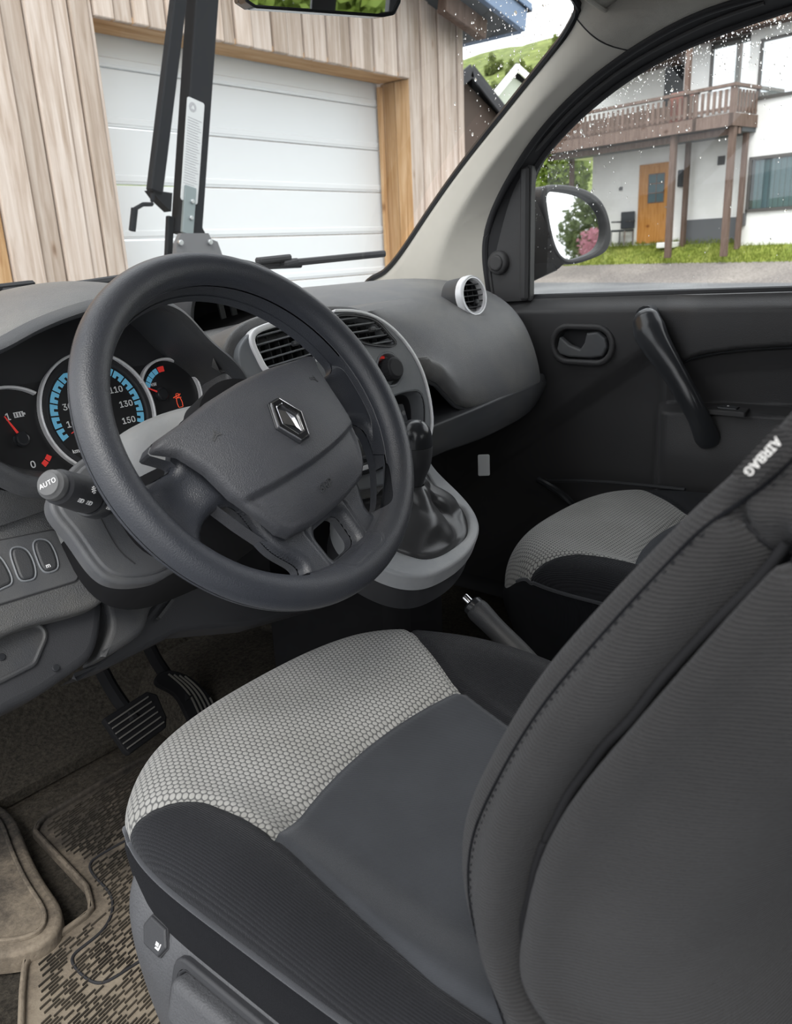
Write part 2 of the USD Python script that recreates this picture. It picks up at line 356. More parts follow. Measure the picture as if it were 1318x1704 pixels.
plain('roof_dark', (.035, .036, .04), .7)
plain('roof_blue', (.13, .19, .29), .4, .3)
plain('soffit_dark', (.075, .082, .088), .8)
plain('roof_brown', (.10, .065, .055), .7)
plain('shed_brown', (.085, .062, .05), .85)
plain('frame_white', (.78, .78, .77), .5)
plain('frame_dark', (.07, .065, .06), .6)
plain('curtain_teal', (.075, .125, .14), .9)
plain('room_dark', (.035, .04, .045), .9)
plain('sky_white_backing', (.86, .87, .87), .8)  # white sheet behind the upper panes, painting in the sky they reflect
plain('iron_black', (.008, .009, .011), .75, specular_ior_level=.2)
plain('plate_grey', (.11, .11, .115), .65)
plain('label_grey', (.46, .47, .47), .6)
plain('flower_pink', (.55, .22, .27), .8)
plain('pot_terracotta', (.30, .12, .09), .8)
def ground(name, c1, c2, scale, c3=None, bump=.6, dist=.01):
    mat(name, {'g': ('geometry', {}), 'n': ('noise_texture', {'scale': scale, 'detail': 7, 'roughness': .7}), 'n2': ('noise_texture', {'scale': .5, 'detail': 4}),
               'r': ('rgb_ramp', {'ramp': [(.35, c1), (.65, c2)]}), 'r2': ('rgb_ramp', {'ramp': [(.4, (.8, .8, .8)), (.65, (1.15, 1.15, 1.12))]}), 'm': ('mix', {'mix_type': 'multiply', 'fac': 1.}),
               'b': ('bump', {'strength': bump, 'distance': dist}), 'p': ('principled_bsdf', {'roughness': .9, 'specular_ior_level': .15})},
        [('g.position', 'n.vector'), ('g.position', 'n2.vector'), ('n.fac', 'r.fac'), ('n2.fac', 'r2.fac'), ('r.color', 'm.color1'), ('r2.color', 'm.color2'), ('m.color', 'p.base_color'), ('n.fac', 'b.height'), ('b.normal', 'p.normal')])
ground('asphalt', (.15, .155, .165), (.25, .255, .265), 30.)
ground('gravel', (.19, .17, .16), (.36, .33, .31), 18.)
ground('turf', (.16, .22, .035), (.34, .37, .09), 2.5)
ground('carpet', (.022, .0195, .0165), (.070, .061, .049), 160., bump=.9, dist=.003)
ground('hill_green', (.10, .13, .035), (.20, .24, .075), .9)
def leafmat(name, c):
    mat(name, {'oi': ('geometry', {}), 'r': ('rgb_ramp', {'ramp': [(0, tuple(x*.65 for x in c)), (1, tuple(x*1.3 for x in c))]}),
               'd': ('principled_bsdf', {'roughness': .7, 'specular_ior_level': .2}), 't': ('translucent_bsdf', {}), 'm': ('mix_closure', {'fac': .35})},
        [('oi.random_per_island', 'r.fac'), ('r.color', 'd.base_color'), ('r.color', 't.color'), ('d.BSDF', 'm.closure1'), ('t.BSDF', 'm.closure2')], 'm.closure')
leafmat('leaf_hill', (.21, .26, .075)); leafmat('leaf_light', (.26, .36, .07)); leafmat('leaf_hedge', (.13, .17, .06)); leafmat('petal', (.55, .25, .30)); leafmat('grass_blade', (.27, .33, .06))
plain('bark', (.10, .08, .065), .9)
# the rubber mat: dark rubber under dried sand, the colour darker towards the pedals
mat('mat_rubber', {'g': ('geometry', {}), 'sp': ('separate_xyz', {}), 'mr': ('map_range', {'from_min': .70, 'from_max': 1.18, 'to_min': .52, 'to_max': -.18}),
                   'n': ('noise_texture', {'scale': 11., 'detail': 9, 'roughness': .72}), 'n2': ('noise_texture', {'scale': 190., 'detail': 3}), 'ad': ('math', {'math_type': 'add'}), 'sb': ('math', {'math_type': 'multiply_add', 'value2': .25}),
                   'r': ('rgb_ramp', {'ramp': [(.40, (.016, .015, .014)), (.62, (.060, .051, .042)), (.95, (.20, .165, .125)), (1, (.22, .185, .14))]}),
                   'b': ('bump', {'strength': .5, 'distance': .002}), 'p': ('principled_bsdf', {'roughness': .85, 'specular_ior_level': .2})},
    [('g.position', 'sp.vector'), ('sp.y', 'mr.value'), ('g.position', 'n.vector'), ('g.position', 'n2.vector'), ('mr.result', 'ad.value1'), ('n.fac', 'ad.value2'), ('n2.fac', 'sb.value1'), ('ad.value', 'sb.value3'), ('sb.value', 'r.fac'), ('r.color', 'p.base_color'), ('n2.fac', 'b.height'), ('b.normal', 'p.normal')])

plastic('mat_rib', (.040, .035, .029), .8, 300., .3, .0005, spec=.2, dust=(.10, .085, .066))
plain('gable_paint', (.42, .45, .40), .9)
# ================================================================== OUTSIDE
rng = np.random.default_rng(5)
# ---- the house's facade plane
HD = math.radians(11.94); HV = np.array([math.sin(HD), math.cos(HD), 0]); HN = np.array([math.cos(HD), -math.sin(HD), 0])
_q = ray(1090, 400); HP0 = CAM+_q/np.linalg.norm(_q[:2])*26.0; DH = (HP0-CAM)@HN
def HQ(px, py, off=0.0): return plane(px, py, HN, HP0-HN*off)
def hs(p): return float((p-HP0)@HV)
def hpt(s, z, off=0.0): q = HP0+HV*s-HN*off; return np.array([q[0], q[1], z])
AH = T(np.r_[HP0[:2], 0], -HV, (0, 0, 1), -HN)          # local x runs to the right of the picture, y up, z towards the car
# ---- ground: flat drive, then rising to the bank below the house
def gz(d): return np.interp(d/DH, [0, .55, .73, .87, .95, 1.0, 1.6, 3.0], [0, .0, .10, .2, .60, 1.18, 1.6, 4.0])
def terrain(name, d0, d1, m, n=12):
    s = np.linspace(-60, 60, 40); d = np.linspace(d0, d1, n)
    P = np.array([[CAM+HN*dd+HV*ss for ss in s] for dd in d]); P[..., 2] = gz(d)[:, None]
    P[..., 2] += .03*(meshkit.noise(P*1.7)-.5)*(d[:, None] > 6)
    return struct(name, grid(P), m)
terrain('ground', -60, .865*DH, 'asphalt', 40)
terrain('gravel_verge', .865*DH, .95*DH, 'gravel')
terrain('lawn_bank', .95*DH, 1.9*DH, 'turf', 30)
# grass blades on the bank
def blades():
    n = 9000; d = DH*rng.uniform(.945, 1.0, n); s = rng.uniform(-6, 5.5, n)
    keep = rng.random(n) < np.clip((d/DH-.94)/.012, .15, 1); d, s = d[keep], s[keep]; n = len(d)
    b = CAM+HN*d[:, None]+HV*(s+(HP0-CAM)@HV)[:, None]; b[:, 2] = gz(d)-.01
    h = rng.uniform(.05, .13, n); a = rng.uniform(0, 6.3, n); w = .012
    dx = np.stack([np.cos(a), np.sin(a), 0*a], 1)*w; lean = rng.normal(0, .03, (n, 3)); lean[:, 2] = 0
    v = np.concatenate([b-dx, b+dx, b+lean+np.c_[0*h, 0*h, h]]); i = np.arange(n)
    return v, np.stack([i, i+n, i+2*n], 1)
single('grass', blades(), 'grass_blade', 'short yellow-green grass on the bank below the white house', 'grass', False, kind='stuff')

# ---- garage facing the car, timber planks round a white sectional door
GY = 5.0; GD = math.radians(0)
gar = thing('garage', 'garage of pale vertical timber planks with a deep-set opening ahead of the windscreen', 'garage', (4, GY, 0))
XL, XR, ZT = 2.39, 5.54, 2.78          # opening
part(gar, 'core_wall', cat_(box((.18, GY+.20, 2.3), (4.34, .3, 4.6)), box((5.99, GY+.20, 2.3), (.82, .3, 4.6)), box((3.965, GY+.20, 3.75), (3.17, .3, 1.9))), 'lintel_wood', False)
x = -1.9; k = 0; wr = [.165, .12, .15, .18, .135]
while x < 6.36:
    w = wr[k % 5]*rng.uniform(.85, 1.15); x1 = min(x+w, 6.40)
    if x < XL < x1+.03: x1 = XL
    elif x < XR < x1+.03: x1 = XR
    z0 = ZT if XL <= x+.01 < XR-.01 else .12
    out_ = .028 if k % 2 else .012
    part(gar, 'plank', box(((x+x1)/2+.0, GY+.05-out_/2-.012, (z0+4.55)/2), (x1-x-.010, .03+out_, 4.55-z0), b=.006), 'jamb_wood' if x1 < 1.71 else 'plank_wood', False)
    x = x1; k += 1
# right side wall of the building
for j in range(22): part(gar, 'side_plank', box((6.415, GY+.12+j*.2, 2.2), (.03, .192, 4.2), b=.004), 'plank_wood', False)
# lintel underside and jambs of the recess
for j in range(2): part(gar, 'lintel_board', box(((XL+XR)/2, GY+.10+.17*j, ZT+.02), (XR-XL-.03, .165, .036), b=.003), 'lintel_wood', False)
for sx, xx in ((1, XR+.0), (-1, XL-.0)):
    for j in range(2): part(gar, 'jamb_board', box((xx+sx*.014, GY+.10+.17*j, (ZT+.1)/2), (.024, .165, ZT-.1), b=.003), 'jamb_wood', False)
part(gar, 'door_casing', cat_(box((XR-.03, GY+.335, 1.4), (.05, .03, 2.7))), 'jamb_wood', False)
gd = thing('garage_door', 'white sectional garage door of six horizontal panels in the timber facade', 'garage door', (3.96, GY+.40, 0))
for j in range(7):
    zt = 2.60+.36-j*.372
    part(gd, 'door_panel', cat_(box((3.965, GY+.40, zt-.186), (3.13, .04, .364), b=.006), box((3.965, GY+.388, zt-.330), (3.13, .03, .05), b=.008)), 'garage_white', False)
# roof of the garage: gable towards the drive, its right eave overhanging
RA = PY(800, 0, GY-.45); RB = PY(868, 52, GY-.45); sl = (RB-RA)/np.linalg.norm(RB-RA); sn = np.array([-sl[2], 0, sl[0]])
rf = thing('garage_roof', 'blue-edged roof of the timber garage with dark soffit jutting past its corner', 'roof', (6.4, GY, 3.4))
ridge = RB-sl*4.2
A_ = T(RB, -sl, (0, 1, 0), np.cross(-sl, (0, 1, 0)))
def rbox(u0, u1, y0, y1, h0, h1):  # along the slope, in depth, above the soffit
    c = RB-sl*(u0+u1)/2+np.array([0, (y0+y1)/2, 0])+sn*(h0+h1)/2
    return xf(box((0, 0, 0), (u1-u0, y1-y0, h1-h0), b=.004), T(c, sl, (0, 1, 0), np.cross(sl, (0, 1, 0))))
part(rf, 'soffit', rbox(0.02, 4.2, .03, 6.5, 0, .03), 'soffit_dark', False)
part(rf, 'barge_board', rbox(-.02, 4.2, -.03, .03, 0, .19), 'roof_blue', False)
part(rf, 'barge_cap', rbox(-.05, 4.2, -.06, .05, .19, .25), 'roof_blue', False)
part(rf, 'eave_board', rbox(-.05, .02, .03, 6.5, -.0, .19), 'roof_blue', False)
part(rf, 'roof_sheet', rbox(-.08, 4.2, -.05, 6.6, .19, .23), 'roof_dark', False)
for j in range(3): part(rf, 'rafter', rbox(.35+.0*j, 1.0, .16+.75*j, .26+.75*j, -.16, 0), 'brown_timber', False)

# ---- black lifting mast with crank in front of the door
MY = 3.6
def pm(px, py, dy=0): return PY(px, py, MY+dy)
mast = thing('lifting_mast', 'black steel mast with hand crank and grey warning label before the garage door', 'lifting mast', (1.8, MY, 0))
ma, mb = pm(341, -60), pm(310, 392); md = (mb-ma)/np.linalg.norm(mb-ma)
part(mast, 'main_column', bar(ma, mb, .135, .09, (0, 1, 0), .006), 'iron_black', False)
ta, tb = pm(304, -60, -.02), pm(257, 320, -.02)
part(mast, 'slide_rail', bar(ta, tb, .07, .05, (0, 1, 0), .006), 'iron_black', False)
part(mast, 'link_bracket', thick(trimesh.Trimesh(np.array([pm(252, 316, -.03), pm(287, 321, -.03), pm(285, 352, -.03), pm(262, 330, -.03)]), [[0, 1, 2], [0, 2, 3]], process=False), np.array([0, .06, 0])), 'iron_black', False)
cp = [pm(254, 322, -.04), pm(253, 340, -.04), pm(238, 340, -.05), pm(224, 348, -.06)]
part(mast, 'crank_arm', tube(lin(cp, 20), .010, 8), 'iron_black')
part(mast, 'crank_grip', tube(lin([pm(224, 347, -.06), pm(220, 384, -.06)], 6), .0165, 12), 'iron_black')
xl = np.cross(md, (0, -1, 0)); xl /= np.linalg.norm(xl)
if xl[0] < 0: xl = -xl
def mframe(px, py): return T(pm(px, py, -.048), xl, -md, np.cross(xl, -md))
lab = part(mast, 'warning_label', poly3(rpoly([(-.052, -.245), (.052, -.245), (.052, .245), (-.052, .245)], .012), mframe(320, 252), 0, .003, .001), 'label_grey', False, label='grey warning label with fine print')
A_ = mframe(320, 252); A_[:3, 3] += A_[:3, 2]*.003
sgn = poly3(Point(-.018, .205).buffer(.022).difference(Polygon([(-.028, .196), (-.006, .196), (-.006, .204), (-.012, .216), (-.02, .216)])), A_, 0, .001)
rows = [poly3(shapely.box(-.042, .150-j*.0125, .042-.006*((j*7) % 4), .1535-j*.0125), A_, 0, .0006) for j in range(26)]
part(lab, 'printing', cat_(sgn, *rows, poly3(Polygon([(.012, -.235), (.034, -.235), (.024, -.212)]), A_, 0, .0008)), 'grey_ink', False)
part(mast, 'joint_plate', poly3(rpoly([(-.034, -.115), (.034, -.115), (.034, .115), (-.034, .115)], .004), mframe(313, 350), -.004, .012, .002), 'galvanised', False)
Ab = mframe(313, 350)
for dy in (.045, -.035): part(mast, 'bolt', poly3(Point(.012, dy).buffer(.011, quad_segs=4), Ab, .012, .022, .003), 'steel', False)
def plate(pts, dy, th): return thick(trimesh.Trimesh(*trimesh.creation.triangulate_polygon(Polygon([(q[0], q[2]) for q in [pm(*p, dy) for p in pts]]), engine='earcut'), process=False) if False else tri_poly([pm(*p, dy) for p in pts]), np.array([0, th, 0]))
def tri_poly(P):
    P = np.array(P); u = P[1]-P[0]; u /= np.linalg.norm(u); n = np.cross(P[1]-P[0], P[2]-P[0]); n /= np.linalg.norm(n); w = np.cross(n, u)
    v, f = trimesh.creation.triangulate_polygon(Polygon(np.c_[(P-P[0])@u, (P-P[0])@w]), engine='earcut')
    return trimesh.Trimesh(P[0]+v[:, :1]*u+v[:, 1:2]*w, f, process=False)
part(mast, 'cover_plate', plate([(302, 388), (347, 388), (352, 398), (362, 402), (368, 418), (385, 470), (292, 470), (294, 405)], -.10, .03), 'plate_grey', False)
for p in ((299, 404), (348, 403)): part(mast, 'bolt', poly3(Point(0, 0).buffer(.014, quad_segs=5), frame_n(pm(*p, -.10), (0, -1, 0)), 0, .016, .004), 'steel', False)
part(mast, 'stay', bar(pm(283, 360, .02), pm(278, 470, .02), .035, .03, (0, 1, 0), .004), 'iron_black', False)
part(mast, 'stay', bar(pm(320, 358, .06), pm(340, 400, .06), .035, .03, (0, 1, 0), .004), 'iron_black', False)
part(mast, 'base_frame', cat_(box((1.85, MY+.02, .62), (.34, .12, 1.24), b=.01), box((1.85, MY+.02, .04), (.9, .5, .08), b=.01)), 'iron_black', False)

# ---- dark shed and white gable beyond the garage corner
SY = 13.0
def sy(px, py): return PY(px, py, SY)
sh = thing('shed', 'dark brown shed with black pitched roof beyond the timber garage corner', 'shed', sy(790, 260)*[1, 1, 0])
ap, er = sy(783, 120), sy(858, 215); el = np.array([2*ap[0]-er[0], SY, er[2]]); hw = er[0]-ap[0]
gp = [np.array([ap[0]-hw*.86, SY+.25, 0]), np.array([ap[0]+hw*.86, SY+.25, 0]), np.array([ap[0]+hw*.86, SY+.25, er[2]+.25]), ap+np.array([0, .25, -.12]), np.array([ap[0]-hw*.86, SY+.25, er[2]+.25])]
part(sh, 'gable_wall', thick(tri_poly(gp), np.array([3.9, 3.7, 0])), 'shed_brown', False)
for e in (er, el): part(sh, 'roof_slope', thick(trimesh.Trimesh(np.array([ap, e, e+[4.3, 4.1, 0], ap+[4.3, 4.1, 0]]), [[0, 1, 2], [0, 2, 3]], process=False), np.array([0, 0, .14])), 'roof_dark', False)
for e in (er, el): part(sh, 'barge_board', bar(ap+np.array([0, -.04, .03]), e+np.array([0, -.04, .03]), .30, .05, (0, 1, 0)), 'roof_dark', False)
WY = 24.0
def wy(px, py): return PY(px, py, WY)
wg = thing('gable_house', 'small white gable with white barge boards behind the dark shed roof', 'house', wy(860, 200)*[1, 1, 0])
a0 = wy(861, 112); r_ = wy(905, 152); l_ = wy(817, 166); mid = a0[0]
part(wg, 'gable_wall', thick(tri_poly([np.array([l_[0]+.6, WY+.4, 1]), np.array([r_[0]-.4, WY+.4, 1]), np.array([r_[0]-.4, WY+.4, r_[2]]), a0+[0, .4, -.3], np.array([l_[0]+.6, WY+.4, l_[2]+.3])]), np.array([5.1, 3.2, 0])), 'gable_paint', False)
for e in (l_, r_):
    part(wg, 'barge_board', bar(a0, e, .34, .08, (0, 1, 0)), 'frame_white', False)
    part(wg, 'roof_slope', thick(trimesh.Trimesh(np.array([a0, e, e+[5.9, 3.7, 0], a0+[5.9, 3.7, 0]])+[0, .05, .12], [[0, 1, 2], [0, 2, 3]], process=False), np.array([0, 0, .12])), 'roof_dark', False)
# wooded hill far behind
hx = np.linspace(-60, 200, 60); hy = np.linspace(32, 130, 30); HXY = np.stack(np.meshgrid(hx, hy, indexing='ij'), -1)
hz = 2+29*np.exp(-((HXY[..., 0]-140)/58)**2)*sstep(HXY[..., 1], 28, 56)+3*meshkit.noise(np.dstack([HXY*.06, 0*HXY[..., :1]]))
struct('hill', grid(np.dstack([HXY, hz[..., None]])), 'hill_green')

# ---- trees: leaf clusters on a trunk
def crown(n, rx, rz, size, seed, conic=False, lumps=9):
    g = np.random.default_rng(seed)
    if conic:
        t = g.random(n)**.7; a = g.uniform(0, 6.283, n); r = rx*t*(.75+.25*np.sin(a*5+t*40))*np.sqrt(g.uniform(.35, 1, n)); c = np.stack([r*np.cos(a), r*np.sin(a), rz*(1-2*t)], 1)
    else:
        L = g.normal(0, 1, (lumps, 3)); L /= np.linalg.norm(L, axis=1, keepdims=True); L *= g.uniform(.35, .75, (lumps, 1)); k = g.integers(0, lumps, n)
        d = g.normal(0, 1, (n, 3)); d /= np.linalg.norm(d, axis=1, keepdims=True); c = (L[k]+d*g.uniform(.25, .45, (n, 1)))*[rx, rx, rz]
    u = g.normal(0, 1, (n, 3)); u /= np.linalg.norm(u, axis=1, keepdims=True); w = np.cross(u, g.normal(0, 1, (n, 3))); w /= np.linalg.norm(w, axis=1, keepdims=True)
    s = size*g.uniform(.6, 1.3, (n, 1)); v = np.stack([c-u*s, c+w*s*.5, c+u*s, c-w*s*.5], 1).reshape(-1, 3)
    i = np.arange(n)[:, None]*4; return v, np.vstack([i+[0, 1, 2], i+[0, 2, 3]])
def tree(name, label, cat, base, h, rx, n, size, leaf, seed, conic=False, group=None):
    t = thing(name, label, cat, base, group)
    c0 = np.asarray(base, float)
    part(t, 'trunk', tube(lin([c0-[0, 0, .1], c0+[0, 0, h*.62]], 5), np.linspace(h*.022+.02, h*.01+.01, 5), 8), 'bark')
    v, f = crown(n, rx, h*.44, size, seed, conic)
    part(t, 'crown', (v+c0+[0, 0, h*.56], f), leaf, False)
    return t.GetPath()
def tcopy(src, name, label, cat, base, sc, group=None):
    path = '/World/'+numbered('/World', name); x = UsdGeom.Xform.Define(stage, path)
    p = x.GetPrim(); p.GetReferences().AddInternalReference(src)
    x.ClearXformOpOrder(); x.AddTranslateOp().Set(Gf.Vec3d(*map(float, base))); x.AddScaleOp().Set(Gf.Vec3f(sc, sc, sc))
    p.SetInstanceable(True); tag(p, label, cat, group)
t0 = None; g7 = np.random.default_rng(17)
def hillz(x_, y_): return 2+29*math.exp(-((x_-140)/58)**2)*float(sstep(np.array(y_), 28, 56))+.4
seen = []
for k in range(420):
    az = math.radians(g7.uniform(50.5, 63)); r_ = g7.uniform(84, 128); b = np.array([CAM[0]+r_*math.sin(az), r_*math.cos(az), 0]); b[2] = hillz(b[0], b[1])
    if any(math.hypot(b[0]-q[0], b[1]-q[1]) < 3.6 for q in seen): continue
    seen.append(b)
    lb = 'light green treetop of the wooded hill above the dark shed roof'
    if t0 is None: t0 = tree('hill_tree', lb, 'tree', b, 4.6, 1.5, 1800, .26, 'leaf_hill', 3, group='trees on the wooded hill')
    else: tcopy(t0, 'hill_tree', lb, 'tree', b, .45+.5*g7.random(), 'trees on the wooded hill')
for px, py, off, h, lb, s in ((945, 255, -5, 5.2, 'leafy green tree under the left end of the balcony', 11), (1080, 150, -6.5, 5.6, 'pale green birch crown rising behind the balcony rail', 12), (905, 250, -9, 6.0, 'green tree beside the balcony end behind the wing mirror', 14)):
    b = HQ(px, py, off); b[2] = 1.3; tree('garden_tree', lb, 'tree', b, h, h*.26, 3200, .16, 'leaf_light', s)
# behind the car: what the mirrors see
tree('flowering_bush', 'pink flowering bush beside the drive, seen in the wing mirror', 'bush', (14.2, -30, 0), 3.4, 1.25, 1500, .10, 'petal', 21)
tree('roadside_tree', 'dark green roadside tree behind the car, in the wing mirror', 'tree', (15.6, -33., 0), 5.0, 1.9, 3000, .16, 'leaf_hedge', 22)
tree('hedge', 'low green hedge along the drive behind the car', 'hedge', (13.0, -28.5, -.5), 2.0, 2.6, 5000, .09, 'leaf_light', 23)
tree('roadside_tree', 'tall green tree straight behind the car, in the rear-view mirror', 'tree', (1.7, -11., -.3), 3.4, 2.6, 6000, .13, 'leaf_light', 26)
tree('roadside_tree', 'broad light green tree behind the car, in the rear-view mirror', 'tree', (9, -8.5, -.5), 7.5, 3.0, 5000, .2, 'leaf_light', 24)
# ---- the white house across the drive
def hb(x0, x1, z0, z1, o0, o1, b=0.0):
    """box on the facade: x to the right of the picture, z up, o towards the car"""
    return xf(box(((x0+x1)/2, (z0+z1)/2, (o0+o1)/2), (x1-x0, z1-z0, o1-o0), b=b), AH)
def hx_(px, py, off=0.0): q = HQ(px, py, off); return -hs(q), q[2]
ZB, house = 1.10, thing('house', 'white rendered two-storey house with dark roof across the drive', 'house', (*HP0[:2], 1.1))
xe, zc = hx_(985, 330)[0], hx_(1222, 250)[1]
# ground floor wall stands back under the balcony; the bay to the right of the posts stands forward
xb = hx_(1243, 300)[0]
part(house, 'lower_wall', hb(xe, xb+.3, .2, 4.1, -5.5, 0), 'render_white', False)
part(house, 'right_wall', hb(xb, xb+7.5, .2, 6.05, -5.5, .35), 'render_white', False)
xu = hx_(1146, 120)[0]
part(house, 'upper_wall', hb(xu, xb+.3, 4.0, 6.05, -5.5, .2), 'render_white', False)
part(house, 'recess_wall', hb(xe-3, xu, 4.0, 6.2, -5.5, -1.6), 'render_white', False)
xrl = hx_(921, 60, .95)[0]
part(house, 'soffit_beam', hb(xrl, xb+7.6, 6.02, 6.14, -5.5, .75), 'roof_brown', False)
rp = np.array([[xrl, 6.12, .95], [xb+8, 6.12, .95], [xb+8, 7.9, -3.2], [xrl, 7.9, -3.2]])
part(house, 'roof', xf(thick(trimesh.Trimesh(np.c_[rp[:, 0], rp[:, 1], rp[:, 2]], [[0, 1, 2], [0, 2, 3]], process=False), np.array([0, .12, 0])), AH), 'roof_brown', False)
part(house, 'fascia', hb(xrl, xb+8, 5.98, 6.26, .93, .98), 'brown_timber', False)
part(house, 'plinth', hb(hx_(1139, 380)[0], xb+.02, .4, hx_(1180, 364)[1], 0, .06), 'plinth_grey', False)
def window(x0, x1, z0, z1, o, fm, back, mull=()):
    f = part(house, 'window', cat_(hb(x0, x1, z1-.07, z1, o, o+.06), hb(x0, x1, z0, z0+.07, o, o+.06), hb(x0, x0+.07, z0, z1, o, o+.06), hb(x1-.07, x1, z0, z1, o, o+.06), *[hb(m-.03, m+.03, z0, z1, o, o+.06) for m in mull]), fm, False)
    part(f, 'pane', hb(x0+.06, x1-.06, z0+.06, z1-.06, o+.02, o+.03), 'window_pane' if back == 'sky_white_backing' else 'clear_glass', False)
    part(f, 'blind', hb(x0+.06, x1-.06, z0+.06, z1-.06, o+.003, o+.008), back, False)
    return f
a, b_ = hx_(1186, 72, .2), hx_(1257, 140, .2); window(a[0], b_[0], 4.35, a[1], .2, 'frame_dark', 'sky_white_backing')
a, b_ = hx_(1268, 66, .35), hx_(1268, 166, .35); window(a[0], a[0]+2.3, b_[1], a[1], .35, 'frame_dark', 'sky_white_backing')
a, b_ = hx_(1249, 262, .35), hx_(1246, 353, .35); wl = window(a[0], a[0]+1.6, b_[1], a[1], .35, 'frame_dark', 'room_dark')
# folded curtain behind the lower window
xs = np.linspace(a[0]+.16, a[0]+1.5, 120); fo = .018+.012*np.sin(np.linspace(0, 60, 120))
part(wl, 'curtain', xf(grid(np.array([[(x_, z_, .35+.006+f_*.3) for x_, f_ in zip(xs, fo)] for z_ in (b_[1]+.08, a[1]-.1)])), AH), 'curtain_teal')
# orange timber door with a small six-pane window
a, b_ = hx_(1069, 278), hx_(1114, 404); dx0, dx1, dz0, dz1 = a[0], hx_(1117, 340)[0], 1.14, a[1]
dr = part(house, 'entrance_door', hb(dx0, dx1, dz0, dz1, 0, .05, .004), 'door_timber', False, label='orange-brown timber entrance door with a small paned window')
w0, w1 = dx0+(dx1-dx0)*.27, dx0+(dx1-dx0)*.78; v0, v1 = hx_(1080, 338)[1], hx_(1080, 291)[1]
part(dr, 'door_frame', cat_(hb(dx0-.05, dx0, dz0, dz1+.05, 0, .06), hb(dx1, dx1+.05, dz0, dz1+.05, 0, .06), hb(dx0, dx1, dz1, dz1+.05, 0, .06)), 'door_timber', False)
for i in range(2):
    for j in range(3): part(dr, 'door_pane', hb(w0+(w1-w0)*i/2+.015, w0+(w1-w0)*(i+1)/2-.015, v0+(v1-v0)*j/3+.015, v0+(v1-v0)*(j+1)/3-.015, .045, .056), 'curtain_teal', False)
part(dr, 'door_glazing_bar', cat_(*[hb(w0, w1, v0+(v1-v0)*j/3-.012, v0+(v1-v0)*j/3+.012, .05, .062) for j in range(4)], *[hb(w0+(w1-w0)*i/2-.012, w0+(w1-w0)*i/2+.012, v0, v1, .05, .062) for i in range(3)]), 'brown_timber', False)
part(dr, 'door_handle', hb(dx1-.14, dx1-.04, dz0+.95, dz0+.98, .05, .1), 'steel', False)
q = hx_(1201, 267); part(house, 'air_vent', cat_(hb(q[0]-.1, q[0]+.1, q[1]-.11, q[1]+.11, 0, .03), *[hb(q[0]-.09, q[0]+.09, q[1]-.09+.04*k, q[1]-.07+.04*k, .03, .045) for k in range(5)]), 'plate_grey', False)
q = hx_(1034, 314); part(house, 'wall_socket', hb(q[0]-.05, q[0]+.05, q[1]-.05, q[1]+.05, 0, .05), 'plate_grey', False)
q = hx_(1137, 297); part(house, 'meter_box', hb(q[0]-.09, q[0]+.09, q[1]-.22, q[1]+.22, 0, .16, .02), 'room_dark', False)
q = hx_(1237, 365, .35); part(house, 'socket_box', hb(q[0]-.06, q[0]+.08, q[1]-.15, q[1]+.15, .35, .43), 'plate_grey', False)
part(house, 'upper_doorway', hb(hx_(1108, 118, -1.6)[0], hx_(1140, 118, -1.6)[0], 4.05, hx_(1120, 112, -1.6)[1], -1.6, -1.56), 'room_dark', False)
# ---- balcony
BO = 1.5
bal = thing('balcony', 'brown timber balcony with vertical slats on posts in front of the white house', 'balcony', (*(HP0-HN*BO)[:2], 3.9))
def bx_(px, py): return hx_(px, py, BO)
xr = bx_(1222, 150)[0]; xl_ = bx_(900, 200)[0]; zr = bx_(1222, 137)[1]; zd = bx_(1222, 208)[1]; zf = bx_(1222, 188)[1]
part(bal, 'deck', hb(xl_, xr, zd+.02, zf-.02, 0.0, BO-.04), 'brown_timber', False)
part(bal, 'fascia_board', hb(xl_, xr+.03, zd, zf+.02, BO-.05, BO), 'brown_timber', False)
part(bal, 'fascia_board', hb(xr-.02, xr+.03, zd, zf+.02, 0, BO-.05), 'brown_timber', False)
part(bal, 'lower_beam', hb(xl_, xr, zd-.16, zd-.02, BO-.45, BO-.33), 'brown_timber', False)
part(bal, 'hand_rail', hb(xl_, xr+.06, zr-.07, zr, BO-.08, BO+.05), 'brown_timber', False)
part(bal, 'hand_rail', hb(xr-.06, xr+.06, zr-.07, zr, 0, BO-.08), 'brown_timber', False)
part(bal, 'lower_rail', hb(xl_, xr, zf+.10, zf+.17, BO-.05, BO-.01), 'brown_timber', False)
part(bal, 'lower_rail', hb(xr-.05, xr-.01, zf+.10, zf+.17, 0, BO-.05), 'brown_timber', False)
x = xl_+.04
while x < xr-.1: part(bal, 'baluster', hb(x, x+.075, zf+.04, zr-.12, BO-.01, BO+.018, .004), 'brown_timber', False); x += .158
o = .1
while o < BO-.1: part(bal, 'baluster', hb(xr-.01, xr+.018, zf+.04, zr-.12, o, o+.085, .004), 'brown_timber', False); o += .155
for px in (1158, 1219): xx = bx_(px, 160)[0]; part(bal, 'rail_post', hb(xx-.06, xx+.06, zd, zr-.02, BO-.10, BO-.0), 'brown_timber', False)
xx = bx_(1139, 160)[0]; part(bal, 'roof_post', hb(xx-.06, xx+.06, zd, 6.1, BO-.16, BO-.05), 'brown_timber', False)
for px, oo in ((1117, BO-.2), (1212, BO-.2)):
    xx = hx_(px, 320, oo)[0]; part(bal, 'post', hb(xx-.075, xx+.075, .75, zd, oo-.07, oo+.07, .006), 'brown_timber', False)
for px, oo in ((1141, .25), (1234, .5), (951, .3)):
    xx = hx_(px, 320, oo)[0]; part(bal, 'post', hb(xx-.06, xx+.06, .9, zd, oo-.06, oo+.06, .006), 'brown_timber', False)
